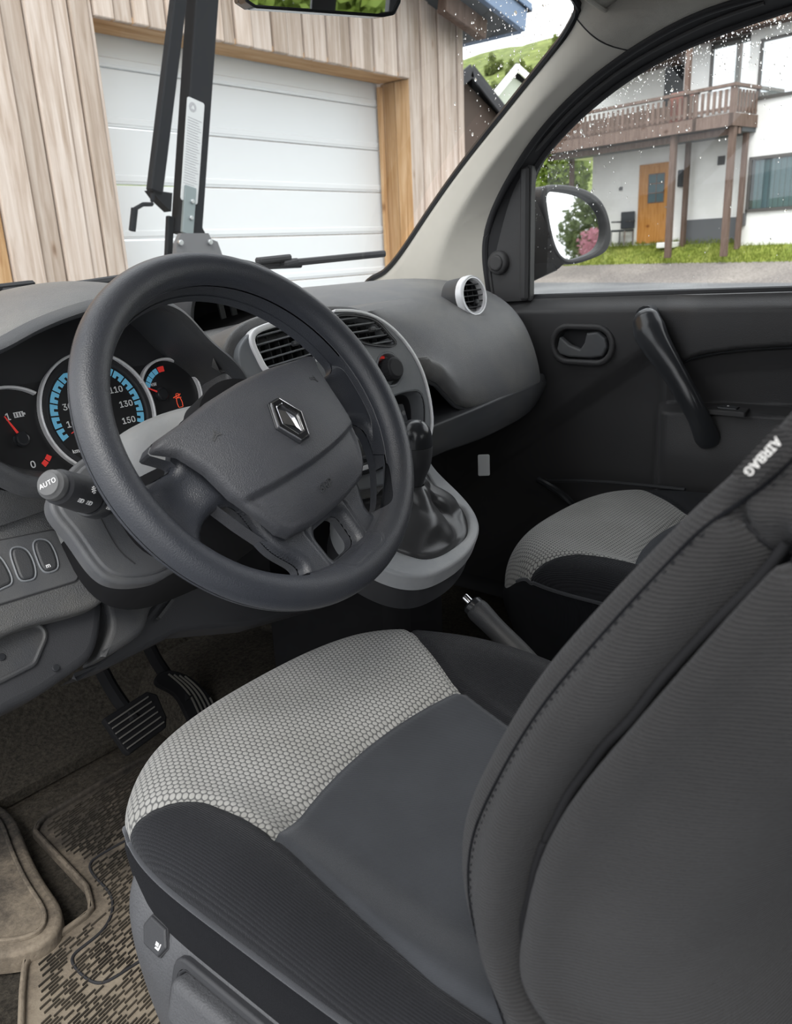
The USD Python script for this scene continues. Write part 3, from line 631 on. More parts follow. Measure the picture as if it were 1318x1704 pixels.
part(bal, 'underside', hb(xl_, xr, zd-.1, zd+.0, .05, BO-.5), 'soffit_dark', False)
part(bal, 'privacy_panel', hb(xl_, bx_(1150, 170)[0]-.1, zf+.06, zr-.14, BO-.75, BO-.72), 'brown_timber', False)
# white boards stand behind the slats at the right-hand end
xw0, xw1 = bx_(1150, 170)[0], xr-.08
single('white_board', cat_(hb(xw0, xw1, zf+.06, zr-.11, BO-.055, BO-.03)), 'frame_white', 'white board leaning behind the slats at the right end of the balcony', 'board', False)
single('white_board', hb(xr-.075, xr-.05, zf+.06, zr-.16, .3, BO-.2), 'frame_white', 'white board behind the short side slats of the balcony', 'board', False)
q = bx_(1118, 190); pt = thing('flower_pot', 'terracotta planter showing between the balcony slats', 'planter', hpt(-q[0], zf, BO-.4))
part(pt, 'pot', hb(q[0]-.26, q[0]+.26, zf, zf+.75, BO-.6, BO-.2, .05), 'pot_terracotta'); part(pt, 'soil', hb(q[0]-.22, q[0]+.22, zf+.74, zf+.77, BO-.56, BO-.24), 'room_dark', False)
# garden chair by the wall
q = hx_(1035, 385, .35); ch = thing('garden_chair', 'dark garden chair against the white wall left of the orange door', 'chair', hpt(-q[0], 1.13, .35)); cx = q[0]
part(ch, 'seat', hb(cx-.25, cx+.25, 1.50, 1.56, .1, .58, .02), 'room_dark'); part(ch, 'backrest', hb(cx-.24, cx+.24, 1.58, 2.06, .06, .12, .02), 'room_dark')
for sx in (-.25, .22):
    for oo in (.12, .54): part(ch, 'leg', hb(cx+sx, cx+sx+.035, 1.12, 1.52, oo, oo+.035), 'steel', False)
    part(ch, 'armrest', hb(cx+sx, cx+sx+.04, 1.76, 1.8, .08, .56, .01), 'room_dark', False)
q = hx_(1110, 407, 1.0); single('doorstep', hb(q[0]-.62, q[0]-.12, 1.0, 1.15, .1, .6, .02), 'render_white', 'pale step below the orange timber door', 'step', False)
# ================================================================== THE CAR: shell
FZ = .47                                                   # cabin floor
struct('floor', cat_(box((.0, .35, FZ-.03), (1.44, 2.5, .05)), box((0, -1.2, FZ-.03), (1.44, 1.0, .05))), 'carpet', False)
tw = [(1.24, FZ), (1.34, FZ+.03), (1.50, FZ+.26), (1.56, FZ+.5), (1.56, 1.10)]
struct('wall_front', thick(grid(np.array([[(x_, y_, z_) for y_, z_ in cr([(0, *p) for p in tw], 30)[:, 1:]] for x_ in np.linspace(-.72, .72, 8)])), .02), 'carpet')
# centre tunnel
tp = cr([(-.17, 0, FZ), (-.14, 0, FZ+.07), (-.10, 0, FZ+.10), (.10, 0, FZ+.10), (.14, 0, FZ+.07), (.17, 0, FZ)], 30)
struct('trim_1', grid(np.array([[(a, y_, c) for a, _, c in tp] for y_ in np.linspace(-.5, 1.3, 12)])), 'carpet')
# left sill and left body below the open doorway
struct('trim_2', cat_(box((-.745, .55, FZ+.00), (.10, 1.5, .12), b=.03), box((-.77, .5, FZ-.12), (.12, 1.6, .2))), 'dark_plastic', False)
struct('wall_left', cat_(box((-.73, 1.32, .85), (.04, .36, .80)), box((-.74, -.95, .85), (.05, 1.5, .85)), box((-.70, -.30, 1.2), (.10, .16, 1.3), b=.03)), 'dark_plastic', False)
struct('wall_right', cat_(box((.76, .2, .66), (.03, 2.6, .62)), box((.77, -1.1, .85), (.04, 1.3, .80)), box((.74, -.36, 1.25), (.10, .20, 1.1), b=.03), box((.72, -1.75, 1.3), (.12, .14, 1.0), b=.03)), 'dark_plastic', False)
struct('wall_back', cat_(box((0, -1.80, .85), (1.5, .05, .80)), box((0, -1.80, 1.72), (1.4, .05, .12)), box((-.70, -1.75, 1.3), (.12, .14, 1.0), b=.03), box((.40, -1.8, 1.45), (.10, .05, .6))), 'dark_plastic', False)
# ---- A-pillar trim between windscreen and door opening
def px3(pts, x0, x1):
    n = len(pts); return np.array([PX(p[0], p[1], x0+(x1-x0)*k/(n-1)) for k, p in enumerate(pts)])
WE = cr(px3([(606, 470), (640, 452), (672, 415), (715, 351), (772, 271), (838, 187), (905, 103), (942, 55), (957, 28)], .685, .60), 60)
DE = cr(px3([(826, 530), (812, 470), (806, 425), (812, 375), (838, 312), (880, 243), (925, 187), (985, 130), (1047, 84)], .705, .655), 60)
def bulge(A, B, h, n=24):
    t = np.linspace(0, 1, n+1); P = A[:, None]*(1-t)[None, :, None]+B[:, None]*t[None, :, None]
    d = np.gradient(A, axis=0); nn = np.cross(d, B-A); nn /= np.linalg.norm(nn, axis=1, keepdims=True)
    mid = (A+B)/2; nn *= np.sign(((CAM-mid)*nn).sum(1))[:, None]
    k = sstep(np.linspace(0, 1, len(A)), .55, 1)[:, None]; pf = np.interp(t, [0, .08, .48, .56, 1], [0, .30, .98, 1.0, 0])[None]*(1-k)+np.sin(np.pi*t)[None]*.75*k
    return P+nn[:, None]*(h*pf)[..., None]
part_ = grid(bulge(WE, DE, .030))
ptrim = struct('trim_3', thick(part_, .012), 'pillar_trim', 60)
# the headliner's corner above it, then the roof lining
W2 = cr(np.array([WE[-1], PX(962, 8, .595), PX(945, -14, .57), PX(880, -50, .50), PX(700, -95, .28), PX(470, -110, 0.0), [-.3, .74, 1.735], [-.60, .68, 1.72]]), 60)
D2 = cr(np.array([DE[-1], PX(1130, 36, .648), PX(1225, 0, .645), PX(1318, -26, .645), [.645, .20, 1.735], [.645, -.3, 1.745], [.645, -1.0, 1.735], [.645, -1.8, 1.70]]), 60)
# transfinite patch: front edge from the door joint across the header, right edge along the door frame
nu, nv = 90, 70
fe = np.vstack([bulge(WE, DE, .030)[-1][::-1], W2[1:]])
fe = lin(fe, nu); re_ = lin(D2, nv); le_ = np.linspace(fe[-1], [-.62, -1.8, 1.70], nv); be = np.linspace(re_[-1], le_[-1], nu)
uu, vv_ = np.linspace(0, 1, nu)[:, None, None], np.linspace(0, 1, nv)[None, :, None]
C0 = fe[:, None]*(1-vv_)+be[:, None]*vv_+re_[None]*(1-uu)+le_[None]*uu-((1-uu)*(1-vv_)*fe[0]+uu*(1-vv_)*fe[-1]+(1-uu)*vv_*be[0]+uu*vv_*be[-1])
C0[..., 2] += .035*(np.sin(np.pi*uu)*np.sin(np.pi*vv_))[..., 0]**.6
struct('ceiling', thick(grid(C0), np.array([0, 0, .012])), 'headliner_cloth', 60)
jt = bulge(WE, DE, .030)[-1]; part(ptrim, 'joint', tube(jt, .0013, 6), 'soft_black')
struct('trim_4', cat_(bar((-.64, .75, 1.70), (-.64, -1.8, 1.70), .07, .07), bar((-.66, 1.35, 1.22), (-.63, .74, 1.71), .08, .06)), 'pillar_trim', False)
struct('trim_5', cat_(box((.0, -.55, 1.775), (1.36, 2.7, .02))), 'dark_plastic', False)   # roof skin over the lining
# windscreen, its dark printed border, and drops
WB_ = np.array([[x_, 1.39+.09*(1-(x_/.7)**2), 1.235] for x_ in np.linspace(-.74, .74, 24)])
WT_ = np.array([[x_*.86, .80+.06*(1-(x_/.7)**2), 1.735] for x_ in np.linspace(-.74, .74, 24)])
tt = np.linspace(0, 1, 16)[:, None, None]; wsg = WB_[None]*(1-tt)+WT_[None]*tt; wsg[..., 2] += .03*np.sin(np.pi*tt[..., 0]); wsg[..., 1] += .035*np.sin(np.pi*tt[..., 0])
win1 = struct('window_1', grid(wsg), 'clear_glass', True)
eo = WE-np.array([.012, .0, -.004])
part(win1, 'border', tube(cr(np.vstack([WE[:1]+[0, .02, -.03], WE[2::4], W2[2:40:3]]), 90), .0075, 8, caps=True), 'gloss_black')
part(win1, 'lower_border', grid(np.array([[(x_, 1.385+.09*(1-(x_/.7)**2)-k*.03, 1.232+.004*k) for x_ in np.linspace(-.74, .70, 30)] for k in (0, 1, 2)])), 'gloss_black')

# sun visor folded up over the passenger
vs = thing('sun_visor', 'grey sun visor folded against the headliner above the far pillar', 'sun visor', (.4, .72, 1.74))
vq = np.array([PX(p[0], p[1], x_) for p, x_ in (((985, -8), .56), ((1012, 12), .565), ((1040, 15), .57), ((1120, 2), .58), ((1090, -60), .40), ((960, -60), .40))])
vq = np.array([plane(*p, (0, .35, 1), (0, .70, 1.705)) for p in ((975, -6), (1005, 14), (1040, 16), (1085, 8), (1180, -40), (880, -90), (800, -110))])
part(vs, 'visor_panel', thick(tri_poly(vq), np.array([0, 0, .018])), 'headliner_cloth', 30)
part(vs, 'visor_hinge', tube(vq[:4]+[0, 0, -.002], .004, 8), 'pillar_trim')
# ================================================================== passenger door
DX = .70
door = thing('car_door', 'black plastic passenger door with grab handle and glazed window', 'car door', (DX, .5, FZ))
GE = cr(px3([(881, 500), (882, 420), (883, 330), (886, 292), (905, 258), (945, 212), (1000, 163), (1065, 117), (1140, 77), (1225, 43), (1318, 12), (1420, -20)], .725, .705), 70)
fr = np.vstack([DE[6:], D2[1:16]]); fr = cr(fr[::3], 70)
DEo = fr+np.array([.012, 0, 0])
part(door, 'window_frame', thick(strip(cr(np.vstack([PX(822, 505, .712), fr[6::6]]), 70), cr(np.vstack([PX(881, 500, .722), GE[6::6]]), 70), 4), np.array([.02, 0, 0])), 'rubber', 50)
part(door, 'seal', tube(cr(np.vstack([PX(815, 505, .705), fr[4::5]])+[.004, 0, 0], 90), .0085, 10), 'rubber')
mid_ = cr(np.vstack([PX(862, 275, .71), (fr*.55+GE*.45)[28::6]]), 60)
part(door, 'frame_lip', tube(mid_, .0045, 8), 'door_plastic')
part(door, 'glass_channel', tube(GE[18:], .007, 8), 'rubber')
# sail panel with tweeter and its upright edge trim
SP = [(822, 503), (815, 460), (811, 420), (818, 372), (836, 325), (858, 288), (872, 272), (886, 276), (884, 330), (883, 400), (882, 500)]
sp = np.array([PX(p[0], p[1], .700) for p in SP])
sail = part(door, 'sail_panel', thick(tri_poly(sp), np.array([.016, 0, 0])), 'door_plastic', False)
part(sail, 'edge_trim', bar(PX(874, 277, .697), PX(872, 500, .697), .020, .014, (1, 0, 0), .005), 'door_plastic')
cT = PX(831, 437, .70); ring = poly3(Point(0, 0).buffer(.026), frame_n(cT, (-1, 0, 0)), 0, .014, .010, 5)
part(sail, 'tweeter', cat_(ring, poly3(Point(0, 0).buffer(.017), frame_n(cT-[.012, 0, 0], (-1, 0, 0)), 0, .006, .004)), 'door_plastic')
part(sail, 'edge_bead', tube(cr([PX(822, 503, .699), PX(813, 420, .699), PX(822, 360, .699), PX(858, 284, .699)], 40), .0035, 8), 'door_plastic')
# glass
gp = np.vstack([GE, [[.705, -.30, 1.70], [.74, -.30, 1.20]], PX(881, 512, .735)[None]])
gv = np.vstack([GE, ]); low = np.array([[.745, y_, 1.185] for y_ in np.linspace(GE[0, 1], -.25, 70)])
pane = part(door, 'window_pane', strip(np.c_[GE[:, 0]+.012, GE[:, 1], GE[:, 2]][:40], low[:40]*0+np.c_[np.full(40, .74), np.linspace(GE[0, 1], GE[39, 1], 40), np.full(40, 1.18)], 1), 'clear_glass', True)
ye = GE[39, 1]
part(door, 'window_pane', strip(GE[39:]+[.012, 0, 0], np.c_[np.full(31, .74), np.linspace(ye, GE[-1, 1], 31), np.full(31, 1.18)], 1), 'clear_glass', True)
# ---- inner panel: a sculpted height field over (y, z); bulge b pushes it towards the cabin
ys = np.linspace(1.16, -.32, 220); zs = np.linspace(.52, 1.225, 150); YY, ZZ = np.meshgrid(ys, zs, indexing='ij')
def sill(y): return np.interp(y, [-.4, .2, .4, .66, .93, 1.01, 1.2], [1.23, 1.222, 1.216, 1.210, 1.203, 1.192, 1.17])
def yz(px, py): q = PX(px, py, DX); return q[1], q[2]
B = .018*sstep(ZZ, .98, 1.17)                                          # upper bolster leans inwards
B -= .030*sstep(ZZ, sill(YY)-.028, sill(YY))                           # rolls over to the glass
# upper pad to the right: lower edge is the curved crease
pe = np.array([yz(*p) for p in ((1120, 622), (1140, 598), (1180, 585), (1240, 577), (1318, 572), (1500, 566))])
crease = np.interp(-YY, -pe[:, 0], pe[:, 1], left=0, right=pe[-1, 1])
inpad = sstep(-YY, -pe[0, 0]-.03, -pe[0, 0]+.06)
B += .030*inpad*sstep(ZZ, crease-.006, crease+.004)
B -= .012*inpad*(1-sstep(ZZ, crease-.05, crease-.006))*sstep(ZZ, .9, 1.0)
# armrest: ledge at z .985 reaching in, its nose towards the front
y_n = yz(1096, 668)[0]; arm = sstep(-YY, -y_n-.015, -y_n+.035)
ledge = np.interp(YY, [.30, .66], [1.012, .996])
B += .050*arm*(1-sstep(ZZ, ledge-.008, ledge+.002))*sstep(ZZ, .60, .92)
# diagonal facet below the handle plate
fy, fz = yz(1050, 590); f2y, f2z = yz(930, 675)
sl_ = (f2z-fz)/(f2y-fy); B -= .022*sstep(fz+sl_*(YY-fy)-ZZ, 0, .05)*(1-arm)*sstep(ZZ, .6, .75)
# lower pocket bulge
B += .018*sstep(-YY, -.95, -.55)*sstep(-ZZ, -.80, -.74)*(1-.5*arm)
PD = np.stack([DX-B, YY, np.minimum(ZZ, sill(YY)+.0)], -1)
oval = lambda w, h, r: rpoly([(-w, -h), (w, -h), (w, h), (-w, h)], min(r, h*.96))
oc = PX(970, 573, DX-.012); AO = frame_n(oc, (-1, 0, 0)); ov_ = oval(.068, .037, .036); pp2 = shapely.points(-(PD[..., 1]-oc[1]), PD[..., 2]-oc[2])
sd_ = shapely.distance(pp2, ov_.exterior)*np.where(shapely.contains(ov_, pp2), -1, 1)
pv, pf = grid(PD); (pv, pf, _), _ = cut(pv, pf, sd_.ravel())
panel = part(door, 'inner_panel', thick((pv, pf), np.array([.03, 0, 0])), 'door_plastic', 30)
part(door, 'sill_strip', tube(np.array([[.722, y_, sill(y_)+.001] for y_ in np.linspace(1.03, -.3, 40)]), .008, 8), 'rubber')
part(door, 'crease_bead', tube(cr([PX(p[0], p[1], DX-.028) for p in ((1118, 626), (1140, 603), (1180, 590), (1240, 582), (1318, 577), (1500, 572))], 50), .0022, 8), 'gloss_black')
# inside opener in its oval bowl
op = part(door, 'opener_bezel', poly3(oval(.074, .043, .042).difference(oval(.062, .031, .031)), AO, -.006, .010, .005), 'door_plastic')
_w = np.array(oval(.064, .033, .032).exterior.coords); part(op, 'bowl', cat_(poly3(oval(.064, .033, .032), AO, -.034, -.030), grid(np.array([np.c_[_w, np.full(len(_w), h_)] for h_ in (-.031, .004)])@AO[:3, :3].T+AO[:3, 3])), 'dark_plastic', 60)
lev = Polygon([(-.058, -.012), (-.052, .016), (-.028, -.002), (-.004, -.010), (.006, .004), (.010, .024), (.034, .027), (.052, .014), (.056, -.004), (.046, -.022), (.02, -.027), (-.03, -.027), (-.05, -.022)]).buffer(-.003).buffer(.003)
part(door, 'opener_lever', poly3(lev, AO, -.006, .006, .004), 'panel_grey')
# sweeping grab handle
hc = [(1072, 520), (1080, 548), (1096, 580), (1120, 618), (1144, 660), (1165, 700), (1180, 738)]
hx0 = [.025, .040, .052, .058, .060, .052, .030]
hp = cr(np.array([PX(p[0], p[1], DX-.012-d) for p, d in zip(hc, hx0)]), 60)
hr = np.interp(np.linspace(0, 1, 60), [0, .05, .16, .3, .5, .8, .96, 1], [.018, .027, .032, .028, .0225, .0205, .0245, .020])
part(door, 'grab_handle', tube(hp, hr, 18, squash=.75, up=(1, 0, 0)), 'gloss_black', 60)
part(door, 'handle_foot', cat_(tube(np.array([hp[2], hp[2]+[.05, 0, 0]]), .02, 14), tube(np.array([hp[-3], hp[-3]+[.05, 0, 0]]), .018, 14)), 'gloss_black')
# window switch on the armrest ledge
q = plane(1208, 664, (0, 0, 1), (0, 0, 1.003)); As = T(q+[.0, 0, .0], (0, -1, 0), (1, 0, 0), (0, 0, 1))
AsC = T(np.array([DX-.030, yz(1212, 664)[0]-.01, 1.001]), (0, -1, 0), (1, 0, 0), (0, 0, 1))
sw = part(door, 'window_switch', poly3(rpoly([(-.042, -.026), (.040, -.026), (.034, .02), (-.03, .02)], .004), AsC, -.004, .005, .002), 'door_plastic')
part(sw, 'switch_rocker', poly3(rpoly([(-.018, -.012), (.02, -.012), (.018, .012), (-.016, .012)], .003), AsC, .004, .009, .003), 'gloss_black')
A2 = AsC.copy(); A2[:3, 3] += [0, 0, .0092]; part(sw, 'switch_mark', poly3(Point(0, 0).buffer(.002), A2, 0, .0006), 'white_ink', False)
# lower rim of the door pocket, speaker
part(door, 'pocket_rim', tube(cr([PX(p[0], p[1], DX-.05) for p in ((905, 800), (960, 800), (1040, 805), (1140, 815))], 30), .004, 8), 'dark_plastic')
part(door, 'pocket_edge', tube(cr([PX(p[0], p[1], .62) for p in ((895, 798), (920, 812), (945, 832), (965, 860))], 30), .008, 10), 'gloss_black')
# ---- wing mirror
MN = np.array([-.35, -.93, .022]); MN /= np.linalg.norm(MN); MC = np.array([.985, .945, 1.36]); AM = frame_n(MC, MN)
def mm(px, py): q = plane(px, py, MN, MC)-MC; return q@AM[:3, 0], q@AM[:3, 1]
gl = smoothpoly([mm(*p) for p in ((909, 322), (938, 319), (972, 328), (996, 350), (1005, 382), (996, 412), (968, 428), (942, 432), (926, 418), (914, 380), (908, 345))])
ho = smoothpoly([mm(*p) for p in ((899, 316), (914, 308), (945, 309), (982, 321), (1004, 345), (1014, 385), (1008, 415), (985, 430), (950, 440), (930, 434), (915, 410), (903, 360))])
mir = part(door, 'mirror_housing', cat_(poly3(ho.difference(gl.buffer(-.001)), AM, -.012, .008, .005), poly3(ho, AM, -.11, -.010, .0)), 'door_plastic', 40)
part(mir, 'mirror_glass', poly3(gl, AM, -.012, -.006), 'mirror_silver', False)
cap = ho.buffer(-.004); L_ = [(0, -.01), (.004, -.05), (.016, -.09), (.04, -.115)]
part(mir, 'mirror_cap', cat_(*[poly3(cap.buffer(-a), AM, h-.04, h, .01, 3) for a, h in L_[1:]]), 'gloss_black', 40)
arm_ = np.array([PX(p[0], p[1], x_) for p, x_ in (((884, 398), .745), ((905, 385), .80), ((930, 400), .93), ((915, 440), .90), ((884, 468), .745))])
part(mir, 'mirror_arm', thick(tri_poly(np.array([PX(p[0], p[1], .80+.0) for p in ((872, 330), (893, 335), (908, 370), (925, 425), (940, 437), (930, 447), (884, 470), (872, 474))])), np.array([.07, .06, 0])), 'door_plastic', 30)
part(mir, 'arm_cover', thick(tri_poly(np.array([PX(p[0], p[1], .795) for p in ((876, 440), (920, 437), (924, 450), (876, 472))])), np.array([.01, 0, 0])), 'dash_plastic', False)
# ================================================================== steering wheel
WC = CAM+np.array([.513, .594, -.156]); TL = math.radians(31.2); WN = np.array([0, -math.cos(TL), math.sin(TL)])
_a, _b = np.array([1., 0, 0]), np.cross(WN, [1., 0, 0]); RO = math.radians(13.5)
EA, EB = _a*math.cos(RO)+_b*math.sin(RO), -_a*math.sin(RO)+_b*math.cos(RO)
AW = T(WC, EA, EB, WN)                                     # wheel frame, turned a little to the left
AW0 = T(WC, _a, _b, WN)                                    # same plane, upright
def wl_(px, py, h=0.): q = plane(px, py, WN, WC+WN*h)-WC; return q@EA, q@EB
wheel = thing('steering_wheel', 'black three-spoke steering wheel with silver lozenge emblem on its airbag pad', 'steering wheel', WC)
RR, rr = .1705, .0168
mir_ = lambda P: [(-x_, y_) for x_, y_ in P][::-1]
HL = [(-.080, -.046), (-.112, -.044), (-.130, -.058), (-.129, -.075), (-.113, -.104), (-.090, -.127), (-.070, -.139), (-.060, -.132), (-.068, -.112), (-.075, -.085)]
hl_ = smoothpoly(HL, 90); hr_ = smoothpoly(mir_(HL), 90)
slot = rpoly([(-.022, -.112), (.022, -.112), (.021, -.150), (-.021, -.150)], .010)
topc = Polygon([(.1530*math.cos(a), .1530*math.sin(a)) for a in np.linspace(math.radians(4), math.radians(176), 80)]+[(-.108, .010), (-.090, .030), (.090, .030), (.108, .010)]).buffer(-.011).buffer(.011)
holes = [hl_, hr_, slot, topc]
rho = np.r_[np.linspace(.03, .148, 70), np.linspace(.1485, RR-rr, 6)[:-1], RR-rr*np.cos(np.linspace(0, np.pi, 60))]; th = np.linspace(0, 2*np.pi, 620, endpoint=False)
U, V = rho[:, None]*np.cos(th), rho[:, None]*np.sin(th); PTS = shapely.points(U, V)
dist = np.full(U.shape, 9.)
for h in holes:
    shapely.prepare(h); d = shapely.distance(PTS, h.exterior); ins = shapely.contains(h, PTS); dist = np.minimum(dist, np.where(ins, -d, d))
RHO = np.broadcast_to(rho[:, None], U.shape)
hr2 = np.sqrt(np.maximum(rr**2-(RHO-RR)**2, 0))
hs_ = -.006-.004*(1-RHO/.17)
# the lower spokes are raised plates with rolled edges, the side spokes dish in next to the pad
ed = np.clip(dist/.012, 0, 1); hs_ = hs_-.0125*(1-np.sqrt(np.maximum(1-(1-ed)**2, 0)))
dish = np.exp(-(((np.abs(U)-.118)/.020)**2+((V+.012)/.022)**2)); hs_ = hs_-.010*dish
k_ = .005; a_, b_ = np.where(RHO > RR-rr-.002, hr2, -.05), hs_
H_t = np.where(RHO > RR, hr2, np.maximum(a_, b_)+k_*np.clip(1-np.abs(a_-b_)/k_, 0, 1)**2/4)
grv = np.abs(shapely.distance(PTS, rpoly([(-.034, -.098), (.034, -.098), (.031, -.163), (-.031, -.163)], .012).exterior)); H_t = H_t-.0012*np.exp(-(grv/.0011)**2)*(V < -.095)
H_b = np.where(RHO > RR-rr, -hr2, -.030); H_b = np.where(RHO > RR, -hr2, np.minimum(H_b, np.where(RHO < RR-rr+.004, -.030+.03*sstep(RHO, RR-rr-.012, RR-rr+.003), H_b)))
def wmesh(Hh, flip):
    v, f = grid(np.stack([U, V, Hh], -1), cv=True, flip=flip); return v, f
vt, ft = wmesh(H_t, True); vb, fb = wmesh(np.minimum(H_b, H_t-.002*(dist < 1)), False)
def into(A, v): return v@A[:3, :3].T+A[:3, 3]
S_ = dist.ravel()
rimz, spz = [], []
for v, f in ((vt, ft), (vb, fb)):
    n = vnorm(v, f)
    if (v is vt) != (n[:, 2].mean() > 0): n, f = -n, f[:, ::-1]
    (v1, f1, t1), _ = cut(v, f, S_); n1 = t1(n)
    (va, fa, ta), (vc, fc, tc) = cut(v1, f1, np.hypot(v1[:, 0], v1[:, 1])-.1545)
    rimz.append((va, fa, ta(n1))); spz.append((vc, fc, tc(n1)))
# walls round the holes
walls = []
for h in holes:
    c = np.array(h.exterior.coords)[:-1]; c = np.array([h.exterior.interpolate(s, normalized=True).coords[0] for s in np.linspace(0, 1, 160, endpoint=False)])
    walls.append(grid(np.array([np.c_[c, np.full(160, z_)] for z_ in (-.019, -.024, -.030)]), cv=True))
def merged(L): 
    o = 0; V_, F_2, N_ = [], [], []
    for v, f, n in L: V_.append(v); F_2.append(f+o); N_.append(n); o += len(v)
    return np.vstack(V_), np.vstack(F_2), np.vstack(N_)
v, f, n = merged(rimz); part(wheel, 'rim', (into(AW, v), f), 'wheel_plastic', False, normals=n@AW[:3, :3].T)
v, f, n = merged(spz)
ang = np.arctan2(v[:, 1], v[:, 0]); lower = np.abs(v[:, 0])-np.maximum(-(v[:, 1]+.03)*.95, 0)     # < 0 in the lower V
(v1, f1, t1), (v2, f2, t2) = cut(v, f, lower)
part(wheel, 'lower_spoke', (into(AW, v2), f2), 'wheel_plastic', False, normals=t2(n)@AW[:3, :3].T)
n1 = t1(n); (v3, f3, t3), (v4, f4, t4) = cut(v1, f1, v1[:, 0])
part(wheel, 'side_spoke', (into(AW, v3), f3), 'wheel_plastic', False, normals=t3(n1)@AW[:3, :3].T)
part(wheel, 'side_spoke', (into(AW, v4), f4), 'wheel_plastic', False, normals=t4(n1)@AW[:3, :3].T)
part(wheel, 'spoke_edge', xf(cat_(*walls), AW), 'wheel_plastic', 60)
part(wheel, 'hub', xf(cat_(poly3(Point(0, 0).buffer(.06), np.eye(4), -.075, -.02)), AW), 'void_black')  # near-black hub paints in the shadow seen through the spokes
# airbag pad: domed shield with a step across its lower third
PO = [(0, .047), (.045, .045), (.082, .040), (.112, .038), (.122, .032), (.106, .016), (.098, -.01), (.094, -.04), (.085, -.065), (.074, -.090), (.062, -.101), (.03, -.106), (0, -.107)]
PO = PO+[(-x_, y_) for x_, y_ in PO[::-1][1:-1]]
pout = Polygon(PO).buffer(.004).buffer(-.006).buffer(.002); NP = 260
pc = np.array([pout.exterior.interpolate(s, normalized=True).coords[0] for s in np.linspace(0, 1, NP, endpoint=False)]); cen = np.array([0, -.028])
ss = np.r_[np.linspace(0, .9, 70), np.linspace(.9, 1, 22)[1:]]; PG = cen+(pc-cen)[None]*ss[:, None, None]
pd = shapely.distance(shapely.points(PG), pout.exterior); e1 = np.clip(pd/.007, 0, 1)
h = -.012+.010*np.sqrt(np.maximum(1-(1-e1)**2, 0))
a2, b2 = PG[..., 0], PG[..., 1]; h = h+.036*np.maximum(1-(np.abs(a2)/.124)**2.2, 0)*np.maximum(1-(np.abs(b2+.028)/.088)**2.4, 0); cl_ = -.055+.9*a2**2
h = h-.0065*sstep(cl_-b2, -.0015, .004)*np.clip(1-(cl_-b2)/.05, 0, 1)*np.clip(pd/.01, 0, 1)
vv, ff = grid(np.dstack([PG, h[..., None]]), cv=True, flip=True)
skirt = grid(np.array([np.c_[pc, np.full(NP, z_)] for z_ in (-.012, -.03)]), cv=True)
pad = part(wheel, 'airbag_pad', xf(cat_((vv, ff), skirt), AW), 'pad_plastic', 50)
def padz(a, b): i = np.argmin((a2-a)**2+(b2-b)**2); return h.ravel()[i]
def padf(a, b, rot=0):
    e = .004; gx = (padz(a+e, b)-padz(a-e, b))/(2*e); gy = (padz(a, b+e)-padz(a, b-e))/(2*e); n_ = np.array([-gx, -gy, 1]); n_ /= np.linalg.norm(n_)
    xx = np.cross((0, 1, 0), n_); xx /= np.linalg.norm(xx); yy = np.cross(n_, xx); c, s = math.cos(rot), math.sin(rot)
    return AW@T((a, b, padz(a, b)-.0002), xx*c+yy*s, yy*c-xx*s, n_)
# horn symbols and raised lettering, same plastic
hornp = Polygon([(-.004, -.001), (.002, -.001), (.005, -.004), (.005, .004), (.002, .001), (-.004, .001)]).buffer(.0006).difference(Polygon([(-.003, -.0004), (.002, -.0004), (.004, -.0025), (.004, .0025), (.002, .0004), (-.003, .0004)]))
for sx in (-1, 1): part(pad, 'horn_symbol', poly3(hornp, padf(.074*sx, .012, .5 if sx < 0 else -.3), 0, .0010), 'dash_plastic', False)
part(pad, 'raised_lettering', text('SRP', .008, padf(0.0, -.082), .0010), 'dash_plastic', False)
# lozenge emblem
AE = padf(-.003, -.012); AE[:3, 3] += AE[:3, 2]*.0005
lo = Polygon([(-.0062, .0225), (.0062, .0225), (.0178, 0), (.0062, -.0225), (-.0062, -.0225), (-.0178, 0)])
li = Polygon([(-.0048, .0195), (.0005, .0195), (.0105, 0), (.0012, -.0185), (-.0042, -.0195), (-.0138, 0)])
part(pad, 'emblem_base', poly3(lo.buffer(.0016, join_style=1), AE, -.001, .0012, .0006), 'gloss_black', False)
emb = part(pad, 'emblem', poly3(lo.difference(affinity.scale(lo, .62, .70)), AE, .0005, .0042, .0014, 2), 'chrome', 25, label='chrome lozenge emblem')
part(emb, 'emblem_fold', xf(trimesh.Trimesh([(-.0038, .0150, .0015), (.0012, .0085, .0040), (.0085, 0, .0010), (.0030, -.0150, .0015), (-.0012, -.0085, .0040), (-.0085, 0, .001), (0, .0, .0046)], [[0, 6, 1], [1, 6, 2], [2, 6, 4], [2, 4, 3], [4, 6, 5], [5, 6, 0]], process=False), AE), 'chrome', False)
# ================================================================== steering column, stalk
col = thing('steering_column', 'grey steering column shroud behind the wheel with a light switch stalk', 'steering column', WC-WN*.12)
def csec(h, w, t, b, n=48, p=3.2):
    a = np.linspace(0, 2*np.pi, n, endpoint=False); c, s = np.cos(a), np.sin(a)
    x_ = w*np.sign(c)*np.abs(c)**(2/p); y_ = np.where(s > 0, t, b)*np.sign(s)*np.abs(s)**(2/p)
    return WC+x_[:, None]*_a+y_[:, None]*_b+h*WN
SEC = [(-.055, .066, .045, .060), (-.07, .088, .058, .072), (-.10, .108, .066, .082), (-.14, .114, .070, .090), (-.20, .114, .072, .094), (-.27, .108, .068, .10)]
CG = np.array([csec(*s) for s in SEC]); CG = np.stack([cr(CG[:, j], 26) for j in range(CG.shape[1])], 1)
v, f = grid(CG, cv=True); loc_b = (v-WC)@_b
(v1, f1, _), (v2, f2, _) = cut(v, f, loc_b-.004)
